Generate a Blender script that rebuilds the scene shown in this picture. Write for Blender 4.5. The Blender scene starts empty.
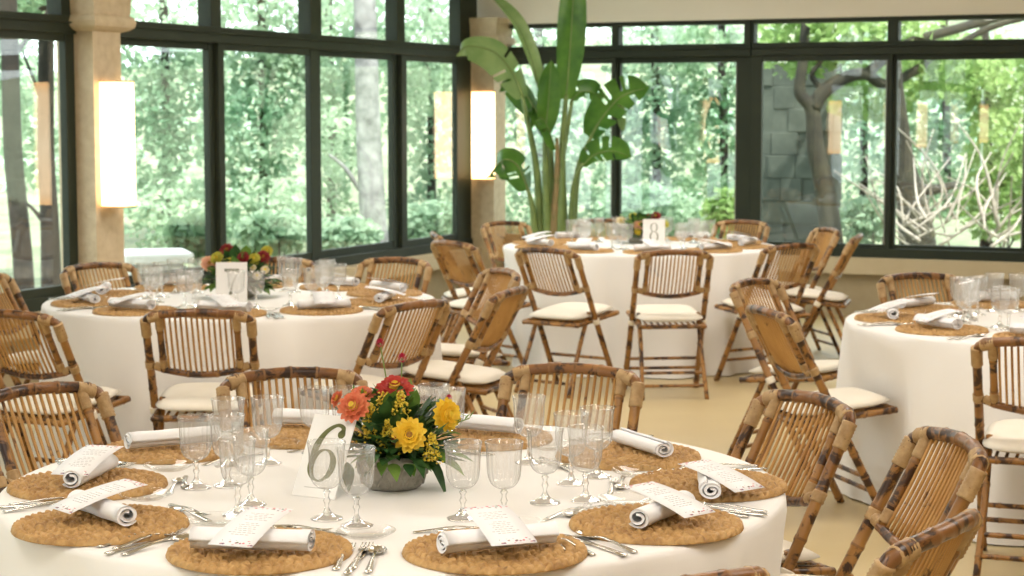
import bpy, math, random
from mathutils import Vector, Matrix
import numpy as np
rnd = random.Random(11)
SC = bpy.context.scene
COL = SC.collection
PI = math.pi

# ------------------------------------------------------------------ camera
F = 1900.0
HZ = 115.0
CAMZ = 1.6
PITCH = math.atan((288 - HZ) / F)
cam = bpy.data.cameras.new('camera'); camo = bpy.data.objects.new('camera', cam); COL.objects.link(camo)
camo.location = (0, 0, CAMZ); camo.rotation_euler = (PI / 2 - PITCH, 0, 0)
cam.sensor_width = 36.0; cam.lens = F / 1024 * 36.0; cam.clip_end = 300
cam.dof.use_dof = True; cam.dof.focus_distance = 4.15; cam.dof.aperture_fstop = 8.5
SC.camera = camo
FW = Vector((0, math.cos(PITCH), -math.sin(PITCH))); UPV = Vector((0, math.sin(PITCH), math.cos(PITCH)))
def ray(u, v):
    return FW + Vector((1, 0, 0)) * ((u - 512) / F) + UPV * ((288 - v) / F)
def onz(u, v, z):
    d = ray(u, v); t = (z - CAMZ) / d.z
    return Vector((0, 0, CAMZ)) + d * t
def aty(u, v, y):
    d = ray(u, v); t = y / d.y
    return Vector((0, 0, CAMZ)) + d * t

# ------------------------------------------------------------------ tagging
def tag(o, label=None, cat=None, group=None, kind=None):
    if label: o['label'] = label
    if cat: o['category'] = cat
    if group: o['group'] = group
    if kind: o['kind'] = kind
    return o
def empty(name, loc=(0, 0, 0), rz=0.0, label=None, cat=None, group=None, parent=None):
    o = bpy.data.objects.new(name, None); COL.objects.link(o)
    o.empty_display_size = .05
    o.location = loc; o.rotation_euler = (0, 0, rz)
    if parent: o.parent = parent
    return tag(o, label, cat, group)
def kids(o): return [c for c in bpy.data.objects if c.parent == o]
TREE = {}
def copy_tree(o, parent=None):
    c = o.copy(); COL.objects.link(c)
    if parent is not None: c.parent = parent
    if o.name not in TREE: TREE[o.name] = kids(o)
    for ch in TREE[o.name]: copy_tree(ch, c)
    return c

# ------------------------------------------------------------------ mesh builder
class MB:
    def __init__(s): s.v = []; s.f = []; s.m = []; s.uv = None
    def add(s, vs, fs, mat=0):
        b = len(s.v)
        s.v.extend([tuple(x) for x in vs]); s.f.extend([tuple(i + b for i in f) for f in fs]); s.m.extend([mat] * len(fs))
        return b
    def box(s, a, b, mat=0, M=None):
        x0, y0, z0 = a; x1, y1, z1 = b
        vs = [Vector(p) for p in ((x0, y0, z0), (x1, y0, z0), (x1, y1, z0), (x0, y1, z0), (x0, y0, z1), (x1, y0, z1), (x1, y1, z1), (x0, y1, z1))]
        if M is not None: vs = [M @ p for p in vs]
        s.add(vs, [(0, 3, 2, 1), (4, 5, 6, 7), (0, 1, 5, 4), (1, 2, 6, 5), (2, 3, 7, 6), (3, 0, 4, 7)], mat)
    def build(s, name, mats, parent=None, smooth=True, bevel=0, seg=2, angle=0.9):
        me = bpy.data.meshes.new(name); me.from_pydata(s.v, [], s.f)
        for m in (mats if isinstance(mats, (list, tuple)) else [mats]): me.materials.append(m)
        me.polygons.foreach_set('material_index', s.m)
        me.polygons.foreach_set('use_smooth', [smooth] * len(s.f))
        me.update()
        o = bpy.data.objects.new(name, me); COL.objects.link(o)
        if parent is not None: o.parent = parent
        if bevel:
            b = o.modifiers.new('bevel', 'BEVEL'); b.width = bevel; b.segments = seg; b.limit_method = 'ANGLE'; b.angle_limit = angle
        return o

def catmull(pts, n=6):
    P = [Vector(p) for p in pts]
    if len(P) < 3: return P
    out = []
    for i in range(len(P) - 1):
        p0 = P[i - 1] if i > 0 else P[i] * 2 - P[i + 1]
        p1, p2 = P[i], P[i + 1]
        p3 = P[i + 2] if i + 2 < len(P) else P[i + 1] * 2 - P[i]
        for k in range(n):
            t = k / n
            out.append(.5 * ((2 * p1) + (-p0 + p2) * t + (2 * p0 - 5 * p1 + 4 * p2 - p3) * t * t + (-p0 + 3 * p1 - 3 * p2 + p3) * t ** 3))
    out.append(P[-1].copy())
    return out
def lerp_list(L, t):
    if not isinstance(L, (list, tuple)): return L
    x = t * (len(L) - 1); i = min(int(x), len(L) - 2); f = x - i
    return L[i] * (1 - f) + L[i + 1] * f
def sweep(mb, P, R, sides=8, mats=None, caps=True, flat=1.0, ref=None):
    """tube along points P with radius list R; mats per segment"""
    n = len(P); rings = []
    t0 = (P[1] - P[0]).normalized()
    up = Vector(ref) if ref else (Vector((0, 0, 1)) if abs(t0.z) < .9 else Vector((1, 0, 0)))
    a = t0.cross(up).normalized()
    vs = []
    for i in range(n):
        t = ((P[min(i + 1, n - 1)] - P[max(i - 1, 0)])).normalized()
        a = (a - t * a.dot(t)).normalized(); b = t.cross(a)
        for k in range(sides):
            an = 2 * PI * k / sides
            vs.append(P[i] + (a * math.cos(an) + b * math.sin(an) * flat) * R[i])
    b0 = mb.add(vs, [])
    for i in range(n - 1):
        for k in range(sides):
            k2 = (k + 1) % sides
            mb.f.append((b0 + i * sides + k, b0 + i * sides + k2, b0 + (i + 1) * sides + k2, b0 + (i + 1) * sides + k))
            mb.m.append(mats[i] if mats else 0)
    if caps:
        mb.f.append(tuple(b0 + k for k in range(sides))[::-1]); mb.m.append(mats[0] if mats else 0)
        mb.f.append(tuple(b0 + (n - 1) * sides + k for k in range(sides))); mb.m.append(mats[-1] if mats else 0)
def tube(mb, pts, r, sides=8, mat=0, n=6, caps=True, flat=1.0):
    P = catmull(pts, n)
    R = [lerp_list(r, i / (len(P) - 1)) for i in range(len(P))]
    sweep(mb, P, R, sides, [mat] * (len(P) - 1), caps, flat)
def resample(P, arcs):
    L = [0]
    for i in range(1, len(P)): L.append(L[-1] + (P[i] - P[i - 1]).length)
    out = []; j = 0
    for s in arcs:
        while j < len(L) - 2 and L[j + 1] < s: j += 1
        f = (s - L[j]) / max(1e-9, L[j + 1] - L[j])
        out.append(P[j].lerp(P[j + 1], min(1, max(0, f))))
    return out
def bamboo(mb, pts, r, seg=.11, off=.04, sides=10, pole=0, node=1):
    """bamboo pole with ringed nodes"""
    P = catmull(pts, 10); Ltot = sum((P[i + 1] - P[i]).length for i in range(len(P) - 1))
    arcs = [(0.0, 1, 0), (Ltot, 1, 0)]
    s = off
    while s < Ltot - .015:
        for ds, k, m in ((-.010, 1.0, 0), (-.0035, 1.10, 1), (0.0035, 1.10, 0), (.010, .98, 0)):
            arcs.append((s + ds, k, m))
        s += seg * rnd.uniform(.8, 1.2)
    st = .03
    x = st
    while x < Ltot:
        if all(abs(x - a[0]) > .012 for a in arcs): arcs.append((x, .99, 0))
        x += st
    arcs = sorted(a for a in arcs if 0 <= a[0] <= Ltot)
    Q = resample(P, [a[0] for a in arcs])
    sweep(mb, Q, [r * a[1] for a in arcs], sides, [node if a[2] else pole for a in arcs[:-1]])
def wrap(mb, a, b, r, turns=5, sides=10, mat=0):
    """cane binding: ridged sleeve between points a and b"""
    a = Vector(a); b = Vector(b); P = []; R = []
    turns = max(2, int((b - a).length / .0085)); n = turns * 2
    for i in range(n + 1):
        P.append(a.lerp(b, i / n)); R.append(r * (1.0 if i % 2 else .90))
    sweep(mb, P, R, sides, [mat] * n)
def lathe(mb, prof, segs=32, mat=0, mod=None, caps=False, c=(0, 0, 0)):
    vs = []
    for j, (r, z) in enumerate(prof):
        for k in range(segs):
            a = 2 * PI * k / segs
            rr = r * (mod(j, a) if mod else 1)
            vs.append((c[0] + rr * math.cos(a), c[1] + rr * math.sin(a), c[2] + z))
    fs = []
    for j in range(len(prof) - 1):
        for k in range(segs):
            k2 = (k + 1) % segs
            fs.append((j * segs + k, j * segs + k2, (j + 1) * segs + k2, (j + 1) * segs + k))
    if caps:
        fs.append(tuple(range(segs))[::-1]); fs.append(tuple((len(prof) - 1) * segs + k for k in range(segs)))
    mb.add(vs, fs, mat)

# ------------------------------------------------------------------ materials
MATS = {}
class NT:
    def __init__(s, name):
        s.m = bpy.data.materials.new(name); s.m.use_nodes = True
        s.t = s.m.node_tree; s.t.nodes.clear(); s.out = s.t.nodes.new('ShaderNodeOutputMaterial')
    def n(s, typ, **kw):
        nd = s.t.nodes.new('ShaderNode' + typ)
        for k, v in kw.items():
            if k.startswith('i_'):
                key = k[2:]; key = int(key) if key.isdigit() else key.replace('_', ' ')
                nd.inputs[key].default_value = v
            else: setattr(nd, k, v)
        return nd
    def l(s, a, b): s.t.links.new(a, b)
    def ramp(s, fac, stops):
        r = s.n('ValToRGB'); e = r.color_ramp.elements
        while len(e) < len(stops): e.new(.5)
        for i, (p, c) in enumerate(stops):
            e[i].position = p; e[i].color = (*c, 1) if len(c) == 3 else c
        s.l(fac, r.inputs[0]); return r.outputs[0]
    def noise(s, scale, detail=3, rough=.5, vec=None, stretch=None, dist=0):
        tc = s.n('TexCoord'); nz = s.n('TexNoise'); nz.inputs['Scale'].default_value = scale; nz.inputs['Detail'].default_value = detail
        nz.inputs['Roughness'].default_value = rough; nz.inputs['Distortion'].default_value = dist
        src = vec or tc.outputs['Object']
        if stretch:
            mp = s.n('Mapping'); mp.inputs['Scale'].default_value = stretch; s.l(src, mp.inputs[0]); src = mp.outputs[0]
        s.l(src, nz.inputs['Vector']); return nz.outputs['Fac']
    def bump(s, h, strength=.3, dist=.01):
        b = s.n('Bump'); b.inputs['Strength'].default_value = strength; b.inputs['Distance'].default_value = dist
        s.l(h, b.inputs['Height']); return b.outputs[0]
def pbr(name, c1, c2=None, scale=8, rough=.6, metal=0, bump=0, bscale=40, spec=.5, stretch=None, sheen=0, trans=0):
    t = NT(name); p = t.n('BsdfPrincipled')
    p.inputs['Roughness'].default_value = rough; p.inputs['Metallic'].default_value = metal
    p.inputs['Specular IOR Level'].default_value = spec
    if sheen: p.inputs['Sheen Weight'].default_value = sheen
    if c2: t.l(t.ramp(t.noise(scale, 4, .55, stretch=stretch), [(.3, c1), (.7, c2)]), p.inputs['Base Color'])
    else: p.inputs['Base Color'].default_value = (*c1, 1)
    if bump: t.l(t.bump(t.noise(bscale, 3), bump, .01), p.inputs['Normal'])
    t.l(p.outputs[0], t.out.inputs[0]); MATS[name] = t.m
    return t.m
def leafmat(name, c1, c2, scale=1.5, trans=.5, rough=.5):
    t = NT(name); col = t.ramp(t.noise(scale, 3, .6), [(.32, c1), (.68, c2)])
    d = t.n('BsdfPrincipled'); d.inputs['Roughness'].default_value = rough; d.inputs['Specular IOR Level'].default_value = .45
    tr = t.n('BsdfTranslucent'); mx = t.n('MixShader'); mx.inputs[0].default_value = trans
    t.l(col, d.inputs['Base Color']); t.l(col, tr.inputs[0]); t.l(d.outputs[0], mx.inputs[1]); t.l(tr.outputs[0], mx.inputs[2]); t.l(mx.outputs[0], t.out.inputs[0])
    return t.m
def bamboo_mat(name, light, mid, dark, thr=.58, rough=.35):
    t = NT(name); p = t.n('BsdfPrincipled'); p.inputs['Roughness'].default_value = rough
    oi = t.n('ObjectInfo'); tc = t.n('TexCoord'); add = t.n('VectorMath', operation='ADD'); sc = t.n('VectorMath', operation='SCALE')
    cmb = t.n('CombineXYZ'); t.l(oi.outputs['Random'], cmb.inputs[0]); t.l(oi.outputs['Random'], cmb.inputs[1]); t.l(cmb.outputs[0], sc.inputs[0]); sc.inputs['Scale'].default_value = 17
    t.l(tc.outputs['Object'], add.inputs[0]); t.l(sc.outputs[0], add.inputs[1])
    a = t.ramp(t.noise(7, 3, .5, vec=add.outputs[0]), [(.3, light), (.7, mid)])
    b = t.ramp(t.noise(16, 4, .65, vec=add.outputs[0], dist=.6), [(thr - .03, (0, 0, 0)), (thr + .05, (1, 1, 1))])
    mx = t.n('MixRGB'); t.l(b, mx.inputs[0]); t.l(a, mx.inputs[1]); mx.inputs[2].default_value = (*dark, 1)
    t.l(mx.outputs[0], p.inputs['Base Color']); t.l(t.bump(t.noise(60, 3, .6, vec=add.outputs[0]), .15, .004), p.inputs['Normal'])
    t.l(p.outputs[0], t.out.inputs[0]); return t.m
M = {}
M['pole'] = bamboo_mat('bamboo_pole', (.40, .20, .052), (.21, .09, .020), (.040, .015, .005), .53)
M['rail'] = bamboo_mat('bamboo_rail', (.28, .125, .036), (.15, .06, .018), (.035, .013, .005), .515)
M['node'] = pbr('bamboo_node', (.15, .07, .022), (.30, .15, .05), 30, .45)
M['slat'] = bamboo_mat('bamboo_slat', (.53, .30, .09), (.37, .18, .044), (.14, .062, .018), .64, .4)
M['wrap'] = pbr('cane_binding', (.50, .335, .155), (.34, .205, .085), 40, .5, bump=.3, bscale=120)
M['cushion'] = pbr('cream_cushion_cloth', (.80, .74, .62), (.86, .80, .69), 6, .9, bump=.08, bscale=200, sheen=.2)
M['cloth'] = pbr('white_table_linen', (.84, .822, .80), (.87, .855, .835), 3, .85, bump=.05, bscale=300, sheen=.15)
M['napkin'] = pbr('white_napkin_cotton', (.87, .88, .91), (.90, .905, .93), 12, .85, bump=.1, bscale=250)
M['steel'] = pbr('polished_cutlery_steel', (.62, .60, .56), None, rough=.16, metal=1.0)
M['frame'] = pbr('dark_green_painted_aluminium', (.021, .029, .018), (.028, .037, .023), 3, .55, spec=.3)
M['framein'] = pbr('grey_aluminium_track', (.30, .30, .27), None, rough=.4)
M['stone'] = pbr('warm_sandstone', (.56, .45, .30), (.68, .57, .41), 18, .85, bump=.4, bscale=70)
M['plaster'] = pbr('cream_plaster', (.52, .43, .28), (.58, .49, .33), 4, .8, bump=.1)
M['plasterlow'] = pbr('tan_plaster_below_sill', (.36, .29, .175), (.43, .35, .22), 5, .8, bump=.15)
M['beam'] = pbr('painted_beam', (.86, .81, .75), (.89, .845, .785), 2, .7)
M['ceil'] = pbr('ceiling_paint', (.82, .77, .68), (.84, .79, .70), 2, .8)
M['floor'] = pbr('cream_polished_floor', (.52, .40, .205), (.58, .465, .25), 1.3, .38, bump=.03, bscale=30)
M['darkmetal'] = pbr('lamp_bracket_metal', (.30, .24, .16), None, rough=.4, metal=.6)
M['concrete'] = pbr('grey_concrete', (.27, .25, .21), (.42, .39, .335), 30, .9, bump=.5, bscale=90)
M['card'] = pbr('white_card_stock', (.88, .87, .85), None, rough=.7)
M['olive'] = pbr('olive_printing', (.13, .14, .045), None, rough=.7)
M['greyink'] = pbr('grey_green_printing', (.19, .19, .13), None, rough=.7)
M['paleink'] = pbr('pale_printing', (.5, .5, .47), None, rough=.7)
M['terra'] = pbr('terracotta_pot', (.30, .16, .09), (.36, .20, .12), 10, .8)
M['leafd'] = leafmat('bouquet_leaf_dark', (.018, .065, .018), (.055, .14, .030), 30, .25)
M['leafm'] = leafmat('bouquet_leaf_fresh', (.10, .22, .035), (.20, .32, .06), 30, .3)
M['stem'] = pbr('green_stem', (.16, .25, .06), (.24, .33, .10), 30, .5)
M['yellow'] = leafmat('yellow_petal', (.95, .60, .03), (.98, .74, .08), 40, .2)
M['gold'] = leafmat('goldenrod_floret', (.80, .58, .04), (.92, .74, .10), 60, .2)
M['red'] = leafmat('red_petal', (.52, .035, .035), (.70, .09, .06), 40, .2)
M['coral'] = leafmat('coral_petal', (.72, .15, .07), (.82, .30, .14), 40, .2)
M['magenta'] = leafmat('crimson_globe', (.45, .012, .05), (.62, .03, .09), 90, .15)
M['peach'] = leafmat('peach_petal', (.80, .42, .26), (.85, .55, .38), 40, .2)
M['maroon'] = leafmat('maroon_petal', (.20, .015, .02), (.36, .03, .03), 40, .15)
M['lime'] = leafmat('lime_petal', (.52, .48, .05), (.62, .58, .10), 40, .2)
M['ivory'] = leafmat('ivory_petal', (.80, .70, .45), (.85, .78, .58), 40, .2)
M['brownc'] = pbr('flower_disc', (.20, .09, .02), (.42, .22, .03), 200, .8, bump=.5, bscale=300)
M['blade'] = leafmat('banana_leaf_blade', (.035, .115, .018), (.10, .23, .032), 5, .38, .35)
M['bladepale'] = leafmat('banana_leaf_pale', (.15, .26, .08), (.27, .37, .15), 5, .35, .35)
M['petiole'] = pbr('green_petiole', (.10, .16, .04), (.18, .25, .07), 8, .45)
M['sheath'] = pbr('brown_leaf_sheath', (.17, .15, .05), (.30, .20, .09), 12, .7, bump=.4, bscale=60)
M['bark'] = pbr('grey_brown_bark', (.009, .007, .005), (.024, .018, .013), 7, .9, bump=.7, bscale=25)
M['birch'] = pbr('pale_mottled_bark', (.07, .07, .075), (.30, .30, .30), 5, .85, bump=.4, bscale=18)
M['moss'] = pbr('mossy_bark', (.010, .009, .006), (.034, .032, .017), 6, .9, bump=.6, bscale=20)
M['paletwig'] = pbr('pale_dry_branch', (.24, .21, .18), (.40, .36, .31), 9, .8)
M['rock'] = pbr('grey_green_stonework', (.025, .034, .028), (.075, .088, .072), 3.0, .9, bump=.6, bscale=9)
M['soil'] = pbr('pale_leaf_litter', (.10, .13, .07), (.24, .27, .17), 1.2, .95, bump=.5, bscale=6)
M['white_stone'] = pbr('pale_limestone', (.80, .82, .82), (.88, .89, .88), 4, .7)
M['L0'] = leafmat('mint_green_leaf', (.10, .22, .12), (.54, .67, .50), .7, .5)
M['L1'] = leafmat('mid_green_leaf', (.08, .19, .09), (.38, .52, .33), .7, .5)
M['L2'] = leafmat('yellow_green_leaf', (.17, .30, .085), (.36, .50, .19), .7, .55)
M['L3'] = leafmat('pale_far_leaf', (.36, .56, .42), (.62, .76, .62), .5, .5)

def straw_mat():
    t = NT('braided_straw'); p = t.n('BsdfPrincipled'); p.inputs['Roughness'].default_value = .6
    a = t.ramp(t.noise(38, 4, .6), [(.3, (.30, .155, .050)), (.5, (.47, .275, .095)), (.72, (.60, .38, .155))])
    t.l(a, p.inputs['Base Color']); t.l(t.bump(t.noise(260, 2), .25, .002), p.inputs['Normal']); t.l(p.outputs[0], t.out.inputs[0]); return t.m
M['straw'] = straw_mat()
def glass_thin(name, r0=.04, tint=(1, 1, 1), rough=0.0, power=5.0, top=1.0):
    """thin clear glass: Schlick reflectance from the facing angle, the same from either side"""
    t = NT(name); lw = t.n('LayerWeight'); lw.inputs['Blend'].default_value = .5
    pw = t.n('Math', operation='POWER'); pw.inputs[1].default_value = power; t.l(lw.outputs['Facing'], pw.inputs[0])
    mu = t.n('Math', operation='MULTIPLY_ADD', use_clamp=True); mu.inputs[1].default_value = top - r0; mu.inputs[2].default_value = r0; t.l(pw.outputs[0], mu.inputs[0])
    tr = t.n('BsdfTransparent'); tr.inputs[0].default_value = (*tint, 1)
    gl = t.n('BsdfGlossy'); gl.inputs['Roughness'].default_value = rough
    mx = t.n('MixShader'); t.l(mu.outputs[0], mx.inputs[0])
    t.l(tr.outputs[0], mx.inputs[1]); t.l(gl.outputs[0], mx.inputs[2]); t.l(mx.outputs[0], t.out.inputs[0]); return t.m
M['pane'] = glass_thin('window_glass', .066, (.985, .995, .985), 0.0, 4.5)
M['crystal'] = glass_thin('pressed_glass', .05, (.975, .98, .975), .05, 3.0, .75)
def crystal():
    t = NT('pressed_glass'); lw = t.n('LayerWeight'); lw.inputs['Blend'].default_value = .5
    tint = t.ramp(lw.outputs['Facing'], [(0, (.985, .985, .98)), (.45, (.95, .95, .945)), (.8, (.74, .74, .72)), (1, (.42, .42, .40))])  # glass colour darkened at grazing angles, standing in for dark reflections
    rf = t.ramp(lw.outputs['Facing'], [(0, (.09,) * 3), (.5, (.16,) * 3), (.85, (.42,) * 3), (1, (.8,) * 3)])
    tr = t.n('BsdfTransparent'); t.l(tint, tr.inputs[0]); gl = t.n('BsdfGlossy'); gl.inputs['Roughness'].default_value = .06
    mx = t.n('MixShader'); t.l(rf, mx.inputs[0]); t.l(tr.outputs[0], mx.inputs[1]); t.l(gl.outputs[0], mx.inputs[2])
    df = t.n('BsdfDiffuse'); df.inputs[0].default_value = (.9, .9, .89, 1); tl = t.n('BsdfTranslucent'); tl.inputs[0].default_value = (.9, .9, .89, 1); m0 = t.n('MixShader'); t.l(df.outputs[0], m0.inputs[1]); t.l(tl.outputs[0], m0.inputs[2])
    m1 = t.n('MixShader'); m1.inputs[0].default_value = .13; t.l(mx.outputs[0], m1.inputs[1]); t.l(m0.outputs[0], m1.inputs[2]); t.l(m1.outputs[0], t.out.inputs[0]); return t.m
M['crystal'] = crystal()
M['dishglass'] = glass_thin('dish_glass', .03, (.985, .985, .98), .04, 4.0, .6)
def solid_glass():
    t = NT('clear_solid_glass'); g = t.n('BsdfGlass'); g.inputs['IOR'].default_value = 1.35; g.inputs['Roughness'].default_value = .02
    tr = t.n('BsdfTransparent'); mx = t.n('MixShader'); mx.inputs[0].default_value = .5
    t.l(g.outputs[0], mx.inputs[1]); t.l(tr.outputs[0], mx.inputs[2]); t.l(mx.outputs[0], t.out.inputs[0]); return t.m
M['stemglass'] = solid_glass()
def lampmat():
    t = NT('glowing_paper_shade'); e = t.n('Emission'); e.inputs['Strength'].default_value = 6.0
    tc = t.n('TexCoord'); sp = t.n('SeparateXYZ'); t.l(tc.outputs['Generated'], sp.inputs[0])
    c = t.ramp(sp.outputs[2], [(0.0, (1, .55, .22)), (.1, (1, .70, .40)), (.5, (1, .76, .48)), (.9, (1, .70, .40)), (1, (1, .55, .22))])
    t.l(c, e.inputs[0]); t.l(e.outputs[0], t.out.inputs[0]); return t.m
M['lamp'] = lampmat()
def menumat():
    """printed menu: floral dots at both ends, rows of small type between (UV space: u across, v along)"""
    t = NT('printed_menu_card'); p = t.n('BsdfPrincipled'); p.inputs['Roughness'].default_value = .65
    uv = t.n('UVMap'); sp = t.n('SeparateXYZ'); t.l(uv.outputs[0], sp.inputs[0])
    def m(op, a, b=None, clamp=False):
        nd = t.n('Math', operation=op, use_clamp=clamp)
        for i, x in enumerate((a, b)):
            if x is None: continue
            if isinstance(x, (int, float)): nd.inputs[i].default_value = x
            else: t.l(x, nd.inputs[i])
        return nd.outputs[0]
    u, v = sp.outputs[0], sp.outputs[1]
    # type rows
    fr = m('FRACT', m('MULTIPLY', v, 22)); row = m('LESS_THAN', fr, .33)
    fl = m('FLOOR', m('MULTIPLY', v, 22))
    wn = t.n('TexWhiteNoise', noise_dimensions='1D'); t.l(fl, wn.inputs['W'])
    half = m('ADD', m('MULTIPLY', wn.outputs['Value'], .26), .06)
    inside = m('LESS_THAN', m('ABSOLUTE', m('SUBTRACT', u, .5)), half)
    mid = m('LESS_THAN', m('ABSOLUTE', m('SUBTRACT', v, .5)), .33)
    gap = m('GREATER_THAN', m('FRACT', m('ADD', m('MULTIPLY', u, 9), m('MULTIPLY', wn.outputs['Value'], 5))), .22)
    some = m('GREATER_THAN', wn.outputs['Value'], .22)
    txt = m('MULTIPLY', m('MULTIPLY', m('MULTIPLY', row, inside), m('MULTIPLY', mid, gap)), some)
    mp = t.n('Mapping'); mp.inputs['Scale'].default_value = (11, 24, 1); t.l(uv.outputs[0], mp.inputs[0])
    vo = t.n('TexVoronoi'); vo.inputs['Scale'].default_value = 1.0; t.l(mp.outputs[0], vo.inputs['Vector'])
    ends = m('GREATER_THAN', m('ABSOLUTE', m('SUBTRACT', v, .5)), .385)
    dot = m('MULTIPLY', m('LESS_THAN', vo.outputs['Distance'], .36), ends)
    s2 = t.n('SeparateColor'); t.l(vo.outputs['Color'], s2.inputs[0])
    keep = m('GREATER_THAN', s2.outputs[1], .35); dot = m('MULTIPLY', dot, keep)
    fc = t.ramp(s2.outputs[0], [(.0, (.55, .03, .05)), (.3, (.70, .12, .16)), (.45, (.05, .06, .16)), (.62, (.14, .20, .10)), (.8, (.80, .45, .48)), (1, (.10, .10, .14))])
    m1 = t.n('MixRGB'); m1.inputs[1].default_value = (.86, .86, .88, 1); m1.inputs[2].default_value = (.46, .46, .48, 1); t.l(txt, m1.inputs[0])
    m2 = t.n('MixRGB'); t.l(dot, m2.inputs[0]); t.l(m1.outputs[0], m2.inputs[1]); t.l(fc, m2.inputs[2])
    t.l(m2.outputs[0], p.inputs['Base Color']); t.l(p.outputs[0], t.out.inputs[0]); return t.m
M['menu'] = menumat()

# ------------------------------------------------------------------ room shell
CORNER = Vector((-.265, 16.5, 0))
DL = Vector((-.4075, -.9132, 0)).normalized()      # along the left wall, from the corner towards the viewer
DR = Vector((.9132, -.4075, 0)).normalized()       # along the right wall, from the corner
IL = Vector((.9132, -.4075, 0)).normalized()       # left wall's inward normal
IR = Vector((-.4075, -.9132, 0)).normalized()      # right wall's inward normal
def frameM(org, X, N):
    """local x along wall, y inward, z up"""
    return Matrix(((X.x, N.x, 0, org.x), (X.y, N.y, 0, org.y), (0, 0, 1, 0), (0, 0, 0, 1)))
ML = frameM(CORNER, DL, IL); MR = frameM(CORNER, DR, IR)
def wall_s(u, side, off=.036):
    """distance along the wall seen at image column u"""
    k = (u - 512) / F; D = DL if side == 'L' else DR; C_ = CORNER - (IL if side == 'L' else IR) * off
    return (k * C_.y - C_.x) / (D.x - k * D.y)
SILL, ZTOPL, ZB = .47, 2.89, 2.37
mb = MB(); mb.box((-26, -8, -.12), (16, 18.6, 0)); 
fl = MB(); 
flo = Vector((0, 0, 0))
def room_poly(z0, z1, name, mat, ex=0.0):
    L = 25.0; R = 15.0
    pts = [CORNER - IL * ex - IR * ex, CORNER + DL * L - IL * ex, CORNER + DL * L + DR * R, CORNER + DR * R - IR * ex]
    m_ = MB(); vs = [(p.x, p.y, z0) for p in pts] + [(p.x, p.y, z1) for p in pts]
    m_.add(vs, [(3, 2, 1, 0), (4, 5, 6, 7)] + [(i, (i + 1) % 4, 4 + (i + 1) % 4, 4 + i) for i in range(4)])
    o = m_.build(name, mat, smooth=False); o['kind'] = 'structure'; return o
room_poly(-.15, 0.0, 'floor', M['floor'], .25)
room_poly(2.90, 3.05, 'ceiling', M['ceil'], .9)
def struct(name, m_, mats, bevel=0):
    o = m_.build(name, mats, smooth=False, bevel=bevel); o['kind'] = 'structure'; return o
# low walls with a projecting ledge
m_ = MB(); m_.box((0, -.25, 0), (25, 0.0, SILL - .13), 1, ML); m_.box((-.2, -.25, SILL - .13), (25, .10, SILL), 0, ML); struct('wall_left', m_, [M['plaster'], M['plasterlow']])
m_ = MB(); m_.box((0, -.25, 0), (15, 0.0, SILL - .13), 1, MR); m_.box((-.2, -.25, SILL - .13), (15, .10, SILL), 0, MR); struct('wall_right', m_, [M['plaster'], M['plasterlow']])
m_ = MB(); m_.box((24.9, -.2, 0), (25.1, 15, 2.95), 0, ML); struct('wall_back', m_, [M['plaster']])
m_ = MB(); m_.box((14.9, 0, 0), (15.1, 25, 2.95), 0, MR); struct('wall_far_side', m_, [M['plaster']])
m_ = MB(); m_.box((-.15, -.25, ZB), (15, .06, 2.90), 0, MR); struct('beam_right', m_, [M['beam']])

def window(name, MW, spans_low, spans_top, x0, x1, zt, zglass, z1=2.03, z2=2.19, deep=.07, alt=True):
    """framed window: lower sashes between SILL and z1, rail z1..z2, clerestory z2..zt"""
    m_ = MB()
    zb = zglass
    m_.box((x0, -.10, SILL), (x1, .02, SILL + .075), 0, MW)                # bottom track
    m_.box((x0, -.10, z1 + .045), (x1, .025, z2 - .01), 0, MW)              # transom
    m_.box((x0, -.11, z2 - .055), (x1, .045, z2 - .045), 0, MW)             # drip bead on the transom
    m_.box((x0, -.10, zt - .035), (x1, .02, zt), 0, MW)                     # head
    for (a, b) in spans_top: pass
    edges = sorted(set([x0, x1]))
    fr = struct(name, m_, [M['frame'], M['framein']], bevel=.004)
    # clerestory posts
    prev = x0
    m_ = MB()
    for (a, b) in spans_top:
        if a - prev > .005: m_.box((prev, -.09, z2 - .012), (a, .018, zt - .03), 0, MW)
        prev = b
    if x1 - prev > .005: m_.box((prev, -.09, z2 - .012), (x1, .018, zt - .03), 0, MW)
    o = m_.build('clerestory_post', M['frame'], fr, smooth=False, bevel=.004)
    m_ = MB()
    for (a, b) in spans_top: m_.box((a - .004, -.038, z2 - .012), (b + .004, -.033, zt - .03), 0, MW)
    m_.build('clerestory_pane', M['pane'], fr, smooth=False)
    for i, (a, b) in enumerate(spans_low):
        y = -.055 if i % 2 else -.02
        s = MB(); st = .045
        pa = x0 if i == 0 else (spans_low[i - 1][1] + a) / 2 - .004
        pb = x1 if i == len(spans_low) - 1 else (b + spans_low[i + 1][0]) / 2 + .004
        s.box((pa, y - .025, SILL + .07), (a, y + .025, z1 + .05), 0, MW); s.box((b, y - .025, SILL + .07), (pb, y + .025, z1 + .05), 0, MW)
        s.box((a, y - .02, SILL + .07), (b, y + .02, zb), 0, MW); s.box((a, y - .02, z1), (b, y + .02, z1 + .05), 0, MW)
        s.box((b - .014, y - .012, zb), (b - .004, y + .008, z1), 1, MW)       # pale glazing gasket
        so = s.build('sash', [M['frame'], M['framein']], fr, smooth=False, bevel=.003)
        g = MB(); g.box((a - .004, y - .004, zb - .004), (b + .004, y + .002, z1 + .004), 0, MW); g.build('pane', M['pane'], so, smooth=False)
    return fr
def sp(side, *uu):
    L = [wall_s(x, side) for x in uu]
    return sorted([tuple(sorted((L[i], L[i + 1]))) for i in range(0, len(L), 2)])
PS = [5.565, 11.2, 16.9, 22.6]            # pillars along the left wall (centres)
PW = .275
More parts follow.
